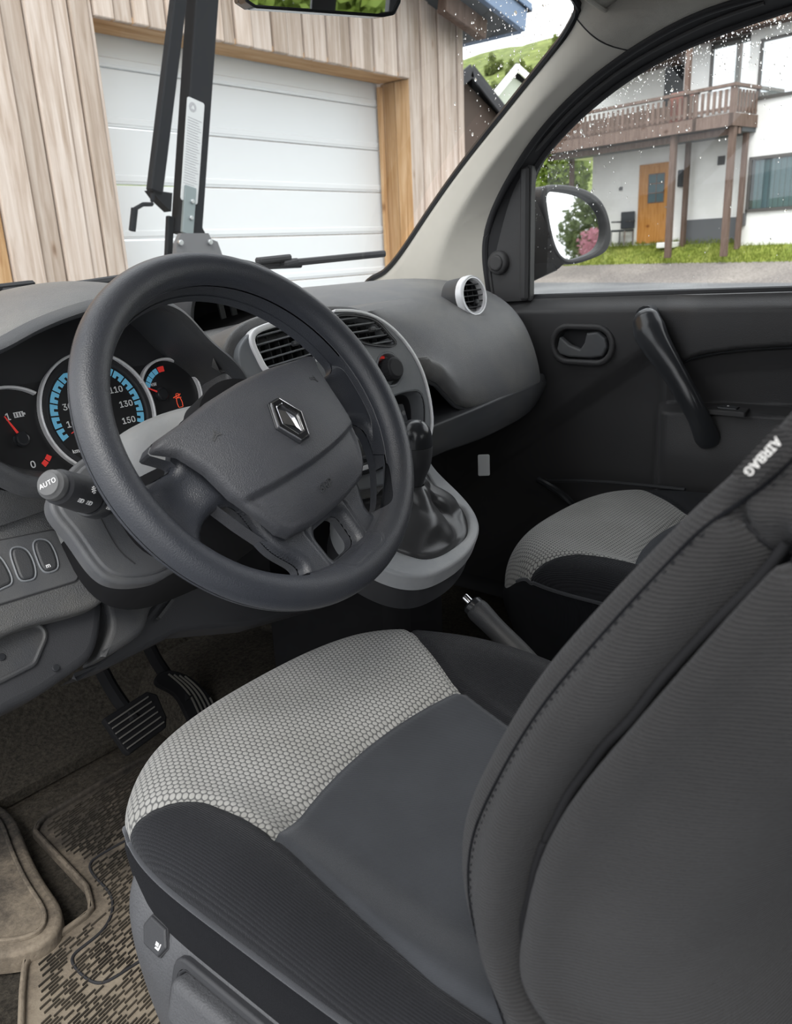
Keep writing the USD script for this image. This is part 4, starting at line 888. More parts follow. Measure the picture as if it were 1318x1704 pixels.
k = len(CG[0]); cap0 = trimesh.convex.convex_hull(np.vstack([CG[0], CG[0]-WN*.002]))
part(col, 'upper_shroud', (v1, f1), 'shroud_grey', 50); part(col, 'lower_shroud', cat_((v2, f2), cap0), 'void_black', 50)  # lower shroud coloured near-black for the shadow behind the wheel
# lower surround of the column, a broad shield below the wheel
LSH = [(92, 838), (120, 790), (150, 765), (250, 740), (300, 830), (325, 885), (315, 925), (290, 942), (262, 957), (212, 964), (178, 955), (150, 925), (118, 880)]
HSH = -.13
def wq(px, py, h): return plane(px, py, WN, WC+WN*h)
A_s = T(WC+WN*HSH, _a, _b, WN); pts = [((wq(*p, HSH)-WC)@_a, (wq(*p, HSH)-WC)@_b) for p in LSH]
shp = Polygon(cr(pts, 120, True)).buffer(0)
part(col, 'surround', poly3(shp.buffer(.005), A_s, -.016, .001, .004, 4), 'panel_grey', 40)
part(col, 'surround_panel', poly3(shp.buffer(-.0015), A_s, -.02, .0035, .003, 3), 'panel_grey', 40)
cl_ = [((wq(*p, HSH)-WC)@_a, (wq(*p, HSH)-WC)@_b) for p in ((160, 855), (178, 890), (198, 920), (222, 940))]
A_l = A_s.copy(); part(col, 'surround_joint', xf(tube(np.c_[cr(cl_, 30), np.full(30, .0036)], .0008, 6), A_s), 'soft_black')
# stalk
s0, s1 = WC+WN*-.105+_a*-.100+_b*-.020, None
q0, q1 = wq(170, 832, -.10), wq(84, 806, -.055)
def lathe_along(a, b, prof, n=36):
    a, b = np.asarray(a), np.asarray(b); d = b-a; L = np.linalg.norm(d); d /= L
    x_ = np.cross(d, (0, 0, 1)); x_ /= np.linalg.norm(x_); y_ = np.cross(x_, d); w = np.linspace(0, 2*np.pi, n, endpoint=False)
    P = np.array([a+d*t_*L+r_*(np.cos(w)[:, None]*x_+np.sin(w)[:, None]*y_) for t_, r_ in prof]); m = trimesh.Trimesh(*grid(P, cv=True), process=False)
    c = [np.vstack([P[k_], P[k_].mean(0)]) for k_ in (0, -1)]
    ids = np.arange(n); caps = [trimesh.Trimesh(c_, np.stack([np.full(n, n), ids, (ids+1) % n], 1), process=False) for c_ in c]
    return cat_(m, *caps)
stk = part(col, 'stalk', lathe_along(q0, q1, [(-.15, .0125), (.28, .0125), (.30, .0165), (.45, .0170), (.86, .0155), (.90, .0135), (.93, .0135)]), 'dark_plastic', 30)
part(stk, 'end_knob', lathe_along(q0, q1, [(.86, .0125), (.93, .0135), (1.0, .0128), (1.03, .0105), (1.05, .010), (1.052, .0)]), 'panel_grey', 30)
part(stk, 'ring_collar', lathe_along(q0, q1, [(.05, .0185), (.10, .0195), (.24, .0195), (.28, .0185)]), 'gloss_black', 30)
dS = (q1-q0)/np.linalg.norm(q1-q0); toC = CAM-q1; nS = toC-dS*(toC@dS); nS /= np.linalg.norm(nS); LS = np.linalg.norm(q1-q0)
Ast = T(q1+dS*(LS*.052), *(lambda n_: (np.cross(_b, n_)/np.linalg.norm(np.cross(_b, n_)), np.cross(n_, np.cross(_b, n_)/np.linalg.norm(np.cross(_b, n_))), n_))(dS))
part(stk, 'knob_lettering', text('AUTO', .0042, Ast, .0003), 'white_ink', False)
def stalkf(t_, r_, a=0.0):
    w = np.cross(dS, nS); n_ = nS*math.cos(a)+w*math.sin(a); y_ = np.cross(n_, dS)
    if y_@np.array([0, 0, 1]) < 0: return T(q0+dS*LS*t_+n_*r_, dS*-1, -y_*1.0, n_)
    return T(q0+dS*LS*t_+n_*r_, -dS, np.cross(n_, -dS), n_)
def lampsym(rays): 
    b_ = Point(0, 0).buffer(.0020).difference(Point(0, 0).buffer(.0013)).union(shapely.box(-.0022, -.0020, -.0016, .0020)) if rays != 2 else Point(0, 0).buffer(.0016).difference(Point(0, 0).buffer(.0010))
    if rays == 2: return b_.union(shapely.union_all([affinity.rotate(shapely.box(.0022, -.0003, .0034, .0003), k_*45, origin=(0, 0)) for k_ in range(8)]))
    return b_.union(shapely.union_all([shapely.box(-.0055, y_-.0003, -.0028, y_+.0003) for y_ in (-.0014, 0, .0014)]))
sym = [(.66, -.35, 1), (.50, -.35, 1), (.52, .38, 2)]
part(stk, 'light_symbol', cat_(*[poly3(lampsym(k_), stalkf(t_, .0168, a_), 0, .0006) for t_, a_, k_ in sym], poly3(lampsym(1), stalkf(.16, .0194, -.25), 0, .0006)), 'white_ink', False)
# ================================================================== DASHBOARD
dash = thing('dashboard', 'grey black plastic dashboard with dials, air vents and centre stack under the windscreen', 'dashboard', (0, 1.0, 1.0))
# upper surface, lofted over x from (y, z) profiles: base of the screen, top, leading edge
def prof(x_, pts, n=40): c = cr([(0, *p) for p in pts], n); c[:, 0] = x_; return c
# --- driver's half top with the hood over the dials
OPEN = [(-60, 625), (0, 592), (62, 560), (134, 530), (195, 514), (250, 511), (300, 525), (345, 571), (385, 606), (412, 650), (402, 715), (330, 765), (230, 798), (135, 812), (62, 800), (0, 772), (-60, 742)]
HY = .80; op3 = cr(np.array([PY(p[0], p[1], HY) for p in OPEN]), 200, True)
opo = Polygon(op3[:, [0, 2]]).buffer(0)
# hood shell: opening outline swept forward and flaring into the top of the dash
def ring(poly, off, y_, n=200, ref=None):
    g = poly.buffer(off) if off else poly; g = max(getattr(g, 'geoms', [g]), key=lambda q: q.area); c = np.array(g.exterior.coords)[:-1]
    c = np.array([g.exterior.interpolate(s, normalized=True).coords[0] for s in np.linspace(0, 1, n, endpoint=False)])
    k0 = np.argmin(np.abs(np.arctan2(c[:, 1]-g.centroid.y, c[:, 0]-g.centroid.x)-np.pi/2)); c = np.roll(c, -k0, 0)
    if Polygon(c).exterior.is_ccw is False: c = np.roll(c[::-1], 1, 0)
    return np.c_[c[:, 0], np.full(n, y_), c[:, 1]]
hood = np.array([ring(opo, -.012, .90), ring(opo, -.008, .86), ring(opo, -.001, HY+.012), ring(opo, .0015, HY+.003), ring(opo, .005, HY), ring(opo, .009, HY+.004), ring(opo, .013, HY+.016)])
cl = part(dash, 'dial_hood', grid(hood, cu=False, cv=True), 'dash_plastic', 40)
back = ring(opo, -.011, .895); vb_, fb_ = trimesh.creation.triangulate_polygon(Polygon(back[:, [0, 2]]), engine='earcut')
part(dash, 'dial_housing', trimesh.Trimesh(np.c_[vb_[:, 0], np.full(len(vb_), .897), vb_[:, 1]], fb_, process=False), 'dark_plastic', False)
# outer skin of the hood running back to the screen
xs_ = np.linspace(-.74, .17, 90)
ub = opo.buffer(.013)
def topz(x_):
    l_ = shapely.LineString([(x_, .9), (x_, 1.6)]); g = ub.intersection(l_)
    return g.bounds[3] if not g.is_empty else np.nan
tz = np.array([topz(x_) for x_ in xs_]); okk = ~np.isnan(tz); pk = np.nanmax(tz)
# left of the opening the edge keeps falling gently, right of it it drops to the vent face
tz = np.interp(xs_, xs_[okk], tz[okk]); 
right = xs_ > -.205; tz = np.where(right, np.interp(xs_, [-.205, -.17, 0.02, .17], [np.interp(-.205, xs_, tz), 1.222, 1.262, 1.255]), tz)
rows = []
for x_, z0 in zip(xs_, tz):
    w = sstep(x_, -.262, -.235); yb = 1.39+.09*(1-(x_/.7)**2); zb = 1.240
    crest = max(z0+.010, zb+.002)
    A1 = prof(x_, [(HY+.014, z0-.002), (HY+.034, z0+.006), (HY+.134, crest+.006), (HY+.314, (crest+zb)/2+.012), (yb, zb)], 40)
    zf = np.interp(x_, [-.245, -.20, -.17, 0, .10, .17], [1.185, 1.196, 1.213, 1.236, 1.242, 1.244])
    A2 = lin([(x_, .822, zf-.006), (x_, .835, zf), (x_, 1.03, np.interp(x_, [-.2, 0, .17], [1.208, 1.222, 1.226])), (x_, 1.07, 1.17), (x_, 1.25, 1.20), (x_, yb, zb)], 40)
    rows.append(A1*(1-w)+A2*w)
part(dash, 'upper_pad', grid(np.array(rows)), 'dash_top_plastic', 50)
# --- passenger half: one bulging pad from the screen down to its waved lower edge
xs2 = np.linspace(.09, .694, 90)
def face(x_): return .800+.03*sstep(-x_, -.165, -.10)+.055*((np.clip(x_-.15, 0, 1))/.5)**2        # plan of the leading face
le = np.array([PY(p[0], p[1], y_) for p, y_ in (((690, 622), .83), ((716, 628), .80), ((735, 636), .80), ((752, 655), .80), ((768, 672), .80), ((790, 680), .803), ((820, 673), .815), ((855, 660), .835), ((897, 640), .862))])
lez = np.interp(xs2, le[:, 0], le[:, 2])
rows = []
for x_, zl in zip(xs2, lez):
    yf = face(x_); yb = 1.39+.09*(1-(x_/.7)**2); e = sstep(x_, .58, .712)
    t_ = cr([(0, yf+.020, zl-.004), (0, yf+.002, zl+.004), (0, yf, zl+.03), (0, yf+.03, 1.145), (0, yf+.085, 1.205), (0, yf+.18, 1.243-.012*e), (0, yf+.36, 1.256-.016*e), (0, yb, 1.240)], 50)
    t_[:, 0] = x_; t_[:, 1] += .14*e**2.2; rows.append(t_)
PP = np.array(rows); part(dash, 'passenger_pad', grid(PP), 'dash_top_plastic', 55)
part(dash, 'pad_lower_edge', tube(PP[:, 1]+[0, 0, -.002], .004, 8), 'dash_plastic')
# shelf below it: dark hollow, then the lip
def mapy(pts, ys_): return np.array([PY(p[0], p[1], y_) for p, y_ in zip(pts, ys_)])
s_top = cr(mapy([(700, 716), (745, 698), (800, 676), (850, 655), (898, 634), (906, 622)], [.80, .80, .80, .815, .845, .87]), 50)
s_bot = cr(mapy([(705, 770), (745, 752), (800, 732), (850, 708), (885, 684), (905, 652)], [.815, .815, .82, .835, .86, .885]), 50)
hol = s_top+np.array([0, .16, -.005]); roof_ = hol+np.array([0, 0, .09])
part(dash, 'shelf_lip', grid(np.stack([hol, s_top+[0, .02, .001], s_top+[0, .004, 0], s_top+[0, -.001, -.004], s_bot*.5+s_top*.5+[0, -.006, 0], s_bot+[0, 0, .004], s_bot+[0, .01, -.003], s_bot+[0, .12, -.025], s_bot+[0, .45, -.02]], 1)), 'dash_plastic', 45)
part(dash, 'shelf_back', grid(np.stack([hol, roof_, roof_+[0, -.1, .02]], 1)), 'void_black', False)
part(dash, 'side_joint', tube(cr([PX(p[0], p[1], .63) for p in ((872, 655), (890, 640), (903, 634))], 20), .0018, 6), 'soft_black')
# round vent at the far end
VN = np.array([-.08, -.98, .16]); VN /= np.linalg.norm(VN); VC = PX(787, 494, .635)
VC = plane(782, 493, (0, 1, 0), (0, .905, 0)); AV = frame_n(VC, VN)
rv_ = part(dash, 'round_vent', poly3(Point(0, 0).buffer(.0385, 32).difference(Point(0, 0).buffer(.0305, 32)), AV, -.004, .012, .006, 4), 'silver_paint', 40, label='silver ring round the far vent')
part(rv_, 'vent_sleeve', poly3(Point(0, 0).buffer(.0375, 32).difference(Point(0, 0).buffer(.0305, 32)), AV, -.04, -.004), 'dash_plastic', 40)
part(rv_, 'vent_bowl', poly3(Point(0, 0).buffer(.031, 24), AV, -.035, -.012), 'void_black', False)
for k in range(5):
    w_ = math.sqrt(.031**2-(.0105*(k-2))**2); part(rv_, 'vent_slat', xf(box((0, .0105*(k-2), -.001), (2*w_, .0022, .016), b=.0006), AV), 'dark_plastic', False)
part(rv_, 'vent_rib', xf(cat_(*[box((a_, 0, -.009), (.0016, .055, .008)) for a_ in (-.016, 0, .016)]), AV), 'dark_plastic', False)
part(rv_, 'vent_tab', xf(box((.008, -.012, .008), (.009, .009, .008), b=.002), AV), 'dash_plastic')
# --- storage bin in the middle of the top, its hollow facing the driver
by = 1.02
bo = cr(np.array([PY(p[0], p[1], by) for p in ((325, 565), (318, 490), (352, 452), (372, 433), (400, 431), (430, 438), (465, 457), (500, 482), (535, 502), (578, 514), (560, 532), (455, 532))]), 110, True)
bp = Polygon(bo[:, [0, 2]]).buffer(0)
bin_f = ring(bp, -.012, by+.003); 
part(dash, 'bin_lid', cat_(grid(np.array([ring(bp, -.012, by+.003), ring(bp, -.010, by-.002), ring(bp, -.003, by-.004), ring(bp, 0, by+.002), ring(bp, .002, by+.06), ring(bp, -.006, by+.16), ring(bp, -.022, by+.22)]), cv=True)), 'rubber', 40)
part(dash, 'bin_hollow', cat_(grid(np.array([ring(bp, -.0115, by+.002), ring(bp, -.014, by+.10), ring(bp, -.016, by+.12)]), cv=True), (lambda c: (c, np.stack([np.full(len(c)-1, len(c)-1), np.arange(len(c)-1), (np.arange(len(c)-1)+1) % (len(c)-1)], 1)))(np.vstack([ring(bp, -.016, by+.12), ring(bp, -.016, by+.12).mean(0)]))), 'void_black', False)
for px in (362, 382): part(dash, 'bin_divider', bar(PY(px-4, 470, by+.06), PY(px+10, 530, by+.06), .010, .004, (0, 1, 0)), 'dash_plastic')
# --- centre stack
SN = np.array([-.05, -.95, .26]); SN /= np.linalg.norm(SN); SC = np.array([-.01, .80, 1.19]); AS = frame_n(SC, SN)
def sm(px, py, h=0.0): q = plane(px, py, SN, SC+SN*h)-SC; return float(q@AS[:3, 0]), float(q@AS[:3, 1])
STK = [(398, 600), (402, 572), (425, 548), (480, 530), (545, 521), (600, 522), (648, 545), (688, 592), (708, 640), (717, 690), (714, 725), (690, 775), (660, 800), (560, 820), (470, 800), (430, 720)]
sp_ = Polygon(cr([sm(*p) for p in STK], 160, True)).buffer(0)
rv2 = Polygon(cr([sm(*p) for p in ((558, 531), (600, 529), (628, 540), (648, 562), (655, 572), (620, 573), (595, 566), (570, 548))], 60, True)).buffer(0)
lv2 = Polygon(cr([sm(*p) for p in ((424, 566), (440, 552), (490, 541), (512, 548), (526, 570), (528, 586), (505, 598), (460, 610), (446, 612), (434, 592))], 60, True)).buffer(0)
pocket = Polygon(cr([sm(*p) for p in ((648, 664), (690, 651), (700, 655), (706, 672), (704, 720), (690, 735), (640, 735), (630, 690))], 60, True)).buffer(-.003).buffer(.003)
kn = sm(648, 615); kb = affinity.scale(Point(kn).buffer(.027, 24), 1, 1)
facep = sp_.difference(rv2).difference(lv2).difference(pocket).difference(kb.buffer(-.002))
stack = part(dash, 'centre_stack', poly3(facep, AS, -.03, .0, .003, 3), 'dash_grey', 35)
_se = (sp_.buffer(.0045).difference(sp_.buffer(.0002)).difference(shapely.box(-1, -1, 1, sm(690, 745)[1])).difference(Polygon([sm(*p) for p in ((380, 840), (380, 500), (556, 500), (556, 560), (500, 840))])))
part(stack, 'silver_edging', poly3(max(getattr(_se, 'geoms', [_se]), key=lambda q_: q_.area), AS, -.02, .002, .001), 'silver_paint', 35)
part(stack, 'stack_side', poly3(sp_.buffer(.014).difference(sp_.buffer(-.006)), AS, -.16, -.012, .006, 4), 'dash_top_plastic', 40)
def vent(poly, nm, n, tilt=0.0, trim=True):
    r_ = part(stack, nm, poly3(poly.buffer(.0095).difference(poly.buffer(.001)) if trim else poly.buffer(.003).difference(poly), AS, -.01, .0045, .003, 3), 'silver_paint' if trim else 'dash_plastic', 35)
    part(r_, 'vent_hollow', cat_(poly3(poly.buffer(.001), AS, -.05, -.030), grid(np.array([np.c_[np.array(poly.exterior.coords), np.full(len(poly.exterior.coords), h_)] for h_ in (-.03, .001)])@AS[:3, :3].T+AS[:3, 3])), 'void_black', False)
    x0, y0, x1, y1 = poly.bounds
    for k_ in range(n):
        y_ = y0+(y1-y0)*(k_+.6)/n; ln = poly.intersection(shapely.LineString([(x0-.01, y_-tilt*.5), (x1+.01, y_+tilt*.5)]))
        if ln.is_empty: continue
        (a0_, c0_), (a1_, c1_) = ln.coords[0], ln.coords[-1]
        part(r_, 'vent_slat', xf(bar((a0_, c0_, -.007), (a1_, c1_, -.007), .0024, .016, (0, 0, 1), .0006), AS), 'dash_grey', False)
    part(r_, 'vent_rib', xf(cat_(*[box((x0+(x1-x0)*k_/6, (y0+y1)/2, -.021), (.0016, (y1-y0)*.7, .010)) for k_ in range(1, 6)]), AS), 'dash_plastic', False)
    part(r_, 'vent_tab', xf(box(((x0+x1)/2+.012, (y0+y1)/2+.001, .003), (.011, .007, .010), b=.002), AS), 'dash_plastic')
vent(lv2, 'left_vent', 5, .012); vent(rv2, 'right_vent', 5, .0, False)
trim_r = Polygon(cr([sm(*p) for p in ((545, 521), (600, 522), (648, 545), (700, 618), (694, 618), (643, 549), (598, 527), (550, 527))], 60, True)) if False else None
# heater knob in a round well
part(stack, 'knob_well', cat_(poly3(Point(kn).buffer(.0262, 24), AS, -.03, -.012), poly3(Point(kn).buffer(.027, 24).difference(Point(kn).buffer(.0235, 24)), AS, -.02, .0015, .002)), 'dash_grey', 35)
hk = part(stack, 'heater_knob', poly3(Point(kn).buffer(.0165, 24), AS, -.012, .016, .004, 3), 'rubber', 30)
part(hk, 'knob_grip', xf(cat_(*[box((kn[0]+.0165*math.cos(a_), kn[1]+.0165*math.sin(a_), .004), (.0014, .0014, .018)) for a_ in np.linspace(0, 6.283, 36, endpoint=False)]), AS), 'rubber', False)
part(stack, 'heat_scale', poly3(Point(kn).buffer(.0225).difference(Point(kn).buffer(.0190)).intersection(Polygon([kn, (kn[0]-.016, kn[1]+.03), (kn[0]+.010, kn[1]+.03)])), AS, -.012, -.010), 'needle_red', False)
# pocket with 12 V socket plate
part(stack, 'pocket', cat_(poly3(pocket.buffer(.001), AS, -.075, -.07), grid(np.array([np.c_[np.array(pocket.exterior.coords), np.full(len(pocket.exterior.coords), h_)] for h_ in (-.07, .0)])@AS[:3, :3].T+AS[:3, 3])), 'dark_plastic', False)
q = sm(668, 688, -.03); so = part(stack, 'socket_plate', poly3(rpoly([(q[0]-.012, q[1]-.020), (q[0]+.012, q[1]-.020), (q[0]+.010, q[1]+.014), (q[0]-.012, q[1]+.016)], .003), AS, -.04, -.03, .002), 'dash_grey', 35)
part(so, 'socket_knob', poly3(Point(q[0]+.002, q[1]).buffer(.004, 8), AS, -.03, -.026, .001), 'steel', 35)
# switch block and bright strips lower down, seen between the spokes
for k_, (px, py) in enumerate(((590, 741), (613, 729), (598, 752), (622, 741))):
    a_, b__ = sm(px, py, .004); part(stack, 'stack_button', poly3(rpoly([(a_-.0115, b__-.0065), (a_+.0115, b__-.0065), (a_+.0115, b__+.0065), (a_-.0115, b__+.0065)], .0015), AS, -.002, .006, .0012), 'dash_plastic', 30)
a_, b__ = sm(606, 741); part(stack, 'button_frame', poly3(rpoly([(a_-.030, b__-.019), (a_+.028, b__-.019), (a_+.034, b__+.0), (a_+.026, b__+.019), (a_-.030, b__+.019)], .004), AS, -.004, .0022, .0015), 'dash_grey', 35)
for py, m_ in ((766, 'gloss_black'), (779, 'silver_paint'), (786, 'gloss_black')):
    a_, b__ = sm(605, py); part(stack, 'stack_strip', poly3(shapely.box(a_-.045, b__-.0035, a_+.040, b__+.0035), AS, -.004, .004, .0015), m_, 35)
# --- dials
DN = np.array([0, -.96, .28]); DN /= np.linalg.norm(DN); DC = np.array([-.37, .885, 1.155]); AD = frame_n(DC, DN)
def dm(px, py, h=0.): q = plane(px, py, DN, DC+DN*h)-DC; return np.array([q@AD[:3, 0], q@AD[:3, 1]])
clus = part(dash, 'dial_plate', poly3(Polygon(cr([dm(*p) for p in ((-50, 690), (30, 640), (120, 600), (200, 590), (300, 612), (345, 650), (340, 700), (250, 760), (120, 800), (30, 790), (-50, 760))], 80, True)), AD, -.006, 0), 'dial_black', False)
def arcpoly(c, r0, r1, a0, a1, n=20): a = np.radians(np.linspace(a0, a1, n)); return Polygon(np.vstack([np.c_[c[0]+r1*np.cos(a), c[1]+r1*np.sin(a)], np.c_[c[0]+r0*np.cos(a), c[1]+r0*np.sin(a)][::-1]]))
def lift(h_): A_ = AD.copy(); A_[:3, 3] += AD[:3, 2]*h_; return A_
def dial(name, c, R_, mt='silver_paint', a0=None, a1=None):
    p = Point(c).buffer(R_, 40).difference(Point(c).buffer(R_-.0032, 40)) if a0 is None else arcpoly(c, R_-.0032, R_, a0, a1, 50)
    return part(dash, name, poly3(p, AD, 0, .008, .0016, 3), mt, 35)
cS = dm(164, 687); RS = .0735
sp1 = dial('speedometer', cS, RS)
part(sp1, 'dial_face', poly3(Point(cS).buffer(RS-.003, 40), AD, 0, .0008), 'dial_black', False)
part(sp1, 'dial_wall', poly3(Point(cS).buffer(RS-.0035, 40).difference(Point(cS).buffer(RS-.012, 40)), AD, .0005, .0040, .003), 'dark_plastic', 35)
AMN, AMX = 205., -24.   # angles of 0 and 150
def va(v_): return AMN+(AMX-AMN)*v_/150.
blue = arcpoly(cS, .0500, .0590, AMX, AMN, 90); ticks = []
for v_ in range(0, 151, 5):
    a = math.radians(va(v_)); l0 = .0495 if v_ % 10 else .0495; l1 = .0595 if v_ % 10 == 0 else .0545
    ticks.append(Polygon([(cS[0]+r_*math.cos(a)+s_*w_*math.sin(a), cS[1]+r_*math.sin(a)-s_*w_*math.cos(a)) for r_, s_ in ((l0, 1), (l1, 1), (l1, -1), (l0, -1)) for w_ in (.0009 if v_ % 10 == 0 else .0016,)]))
part(sp1, 'scale_band', poly3(blue.difference(shapely.union_all(ticks)), AD, .0008, .0014), 'dial_blue', False)
def dtext(s_, h_, c, rot=0): A_ = lift(.0012)@T((c[0], c[1], 0), (1, 0, 0), (0, 1, 0), (0, 0, 1)); return text(s_, h_, A_, .0005, True)
part(sp1, 'dial_numerals', cat_(*[dtext(str(v_), .0072, (cS[0]+.0385*math.cos(math.radians(va(v_))), cS[1]+.0385*math.sin(math.radians(va(v_))))) for v_ in range(10, 151, 20)], dtext('km/h', .0045, (cS[0]-.040, cS[1]-.038))), 'white_ink', False)
def needle(par, c, ang, L_, w_=.0016):
    a = math.radians(ang); d_ = np.array([math.cos(a), math.sin(a)]); n_ = np.array([-d_[1], d_[0]])
    part(par, 'needle', poly3(Polygon([c+n_*w_, c+d_*L_+n_*w_*.3, c+d_*L_-n_*w_*.3, c-n_*w_]), lift(.005), 0, .0012), 'needle_red', False)
    part(par, 'needle_hub', poly3(Point(c).buffer(.0085, 16), AD, .001, .008, .003, 3), 'gloss_black', 30)
needle(sp1, cS, va(2), .047)
cF = dm(26, 733); fg = dial('charge_gauge', cF, .060, a0=52, a1=200)
part(fg, 'dial_face', poly3(Point(cF).buffer(.060, 40).difference(Point(cS).buffer(RS+.001, 40)), AD, 0, .0006), 'dial_black', False)
part(fg, 'scale_band', poly3(shapely.union_all([arcpoly(cF, .038, .048, 112+k_*14, 124+k_*14, 8) for k_ in range(4)]), AD, .0008, .0014), 'dial_blue', False)
part(fg, 'low_band', poly3(shapely.union_all([arcpoly(cF, .036, .042, -58+k_*11, -49+k_*11, 6) for k_ in range(2)]), AD, .0008, .0014), 'needle_red', False)
q1_, q2_, q3_ = dm(12, 694), dm(54, 773), dm(31, 690)
part(fg, 'dial_numerals', cat_(dtext('1', .0075, q1_), dtext('0', .0075, q2_)), 'white_ink', False)
bat = shapely.box(q3_[0]-.006, q3_[1]-.003, q3_[0]+.005, q3_[1]+.003).union(shapely.box(q3_[0]+.005, q3_[1]-.0012, q3_[0]+.007, q3_[1]+.0012)).difference(shapely.union_all([shapely.box(q3_[0]-.0045+k_*.0032, q3_[1]-.0022, q3_[0]-.0033+k_*.0032, q3_[1]+.0022) for k_ in range(3)]))
part(fg, 'battery_symbol', poly3(bat, AD, .0008, .0014), 'white_ink', False)
needle(fg, dm(34, 732), 112, .030)
cP = dm(283, 655); pg = dial('power_gauge', cP, .0455, a0=-30, a1=155)
part(pg, 'dial_face', poly3(Point(cP).buffer(.045, 40).difference(Point(cS).buffer(RS+.001, 40)), AD, 0, .0006), 'dial_black', False)
part(pg, 'scale_band', poly3(shapely.union_all([arcpoly(cP, .029, .036, a_, a_+11, 8) for a_ in (146, 133, 120, 107)]), AD, .0008, .0014), 'dial_blue', False)
part(pg, 'red_band', poly3(arcpoly(cP, .029, .036, 88, 104, 8), AD, .0008, .0014), 'needle_red', False)
q = dm(255, 640); part(pg, 'dial_lettering', dtext('kW', .0040, q), 'white_ink', False)
needle(pg, dm(267, 657), 150, .025, .0013)
q = dm(297, 666); carp = rpoly([(-.0045, -.012), (.0045, -.012), (.0055, -.004), (.004, .004), (-.004, .004), (-.0055, -.004)], .002); carp = carp.difference(carp.buffer(-.0009)).union(Polygon([(-.009, .006), (.006, .010), (.006, .0085), (-.009, .0045)])).union(Point(0, .008).buffer(.0035).difference(Point(0, .008).buffer(.0027))).union(shapely.box(-.006, .0035, .006, .0045))
part(pg, 'warning_lamp', poly3(affinity.translate(affinity.scale(carp, .8, .8, origin=(0, 0)), q[0], q[1]), AD, .0008, .0015), 'lamp_red', False)
# lower lip of the dial opening
lipc = cr([PY(p[0], p[1], .79) for p in ((-60, 760), (0, 790), (40, 808), (75, 812), (140, 812))], 50)
part(dash, 'dial_sill', tube(lipc, .011, 12), 'dash_plastic')
# --- panel with switches left of the column, and the covers below it
def YS(z_): return .86-.62*(1.08-z_)                                    # leaning plane of the lower left fascia
PNL = np.array([0, -.85, .527]); PC0 = np.array([-.5, .84, 1.03]); AP = frame_n(PC0, PNL)
def pp_(px, py, h=0.): q = plane(px, py, PNL, PC0+PNL*h)-PC0; return float(q@AP[:3, 0]), float(q@AP[:3, 1])
fas = Polygon(cr([pp_(*p) for p in ((-120, 870), (-60, 845), (0, 835), (70, 820), (110, 815), (125, 850), (150, 930), (178, 985), (160, 1008), (80, 1032), (0, 1060), (-120, 1085))], 120, True)).buffer(0)
low = part(dash, 'lower_fascia', poly3(fas, AP, -.05, 0, .006, 4), 'fascia_plastic', 40)
pan = rpoly([pp_(*p) for p in ((-90, 930), (0, 900), (95, 881), (134, 965), (0, 1006), (-90, 1030))], .008)
sw_ = part(dash, 'switch_panel', poly3(pan, AP, -.004, .0022, .0015), 'panel_grey', 35)
part(sw_, 'panel_joint', poly3(pan.buffer(.0012).difference(pan.buffer(-.0001)), AP, -.004, .0006), 'soft_black', False)
for k_, P in enumerate((((20, 917), (33, 914), (47, 925), (55, 960), (46, 965), (35, 965), (25, 945)), ((58, 904), (72, 901), (84, 912), (93, 944), (86, 950), (74, 951), (62, 930)), ((-22, 925), (-8, 926), (8, 945), (16, 970), (5, 977), (-10, 982), (-20, 955)))):
    b_ = smoothpoly([pp_(*p) for p in P]); s3 = part(sw_, 'switch', poly3(b_, AP, -.002, .0045, .0025, 3), 'dash_plastic', 35)
    part(s3, 'switch_surround', poly3(b_.buffer(.0022).difference(b_.buffer(.0002)), AP, -.002, .0036, .0012), 'dash_grey', 35) if False else None
    part(sw_, 'switch_rim', poly3(b_.buffer(.0026).difference(b_.buffer(.0004)), AP, .0, .0038, .0012), 'dash_grey', 35)
q = pp_(80, 941, .005); part(sw_, 'switch_symbol', text('m', .0045, AP@T((q[0], q[1], .0047), (1, 0, 0), (0, 1, 0), (0, 0, 1)), .0004, True), 'white_ink', False)
# band between dials and fascia, in shadow under the lip
bnd = np.stack([cr([PY(p[0], p[1], .84) for p in ((-100, 790), (0, 815), (60, 822), (150, 812))], 40), cr([PY(p[0], p[1], .85) for p in ((-100, 900), (0, 875), (80, 848), (120, 838))], 40)], 1)
part(dash, 'fascia_band', grid(bnd), 'fascia_plastic')
# knee panel below the switches
kn_ = Polygon(cr([pp_(*p, -.02) for p in ((-140, 1075), (0, 1045), (90, 1020), (165, 985), (172, 1010), (168, 1050), (155, 1090), (120, 1120), (60, 1160), (0, 1192), (-140, 1260))], 120, True)).buffer(0)
AK = AP.copy(); AK[:3, 3] += AP[:3, 2]*-.02
kp = part(dash, 'knee_panel', poly3(kn_, AK, -.05, 0, .010, 4), 'dark_plastic', 40)
tri_ = rpoly([pp_(*p, -.02) for p in ((-80, 1085), (0, 1058), (66, 1042), (70, 1060), (52, 1102), (0, 1128), (-80, 1160))], .008)
part(kp, 'fuse_recess', cat_(poly3(tri_.buffer(.006).difference(tri_), AK, -.004, .004, .003), poly3(tri_, AK, -.003, .0012)), 'dash_plastic', 35)
part(kp, 'screw', xf(cat_(*[poly3(Point(pp_(*p, -.02)).buffer(.004, 10), np.eye(4), 0, .003, .001) for p in ((92, 1112), (2, 1094))]), AK), 'gloss_black', 30)
kc = [(172, 985), (200, 975), (240, 968), (300, 940), (285, 985), (255, 1010), (245, 1040), (215, 1070), (165, 1095), (178, 1060), (180, 1020)]
AK2 = AP.copy(); AK2[:3, 3] += AP[:3, 2]*-.03
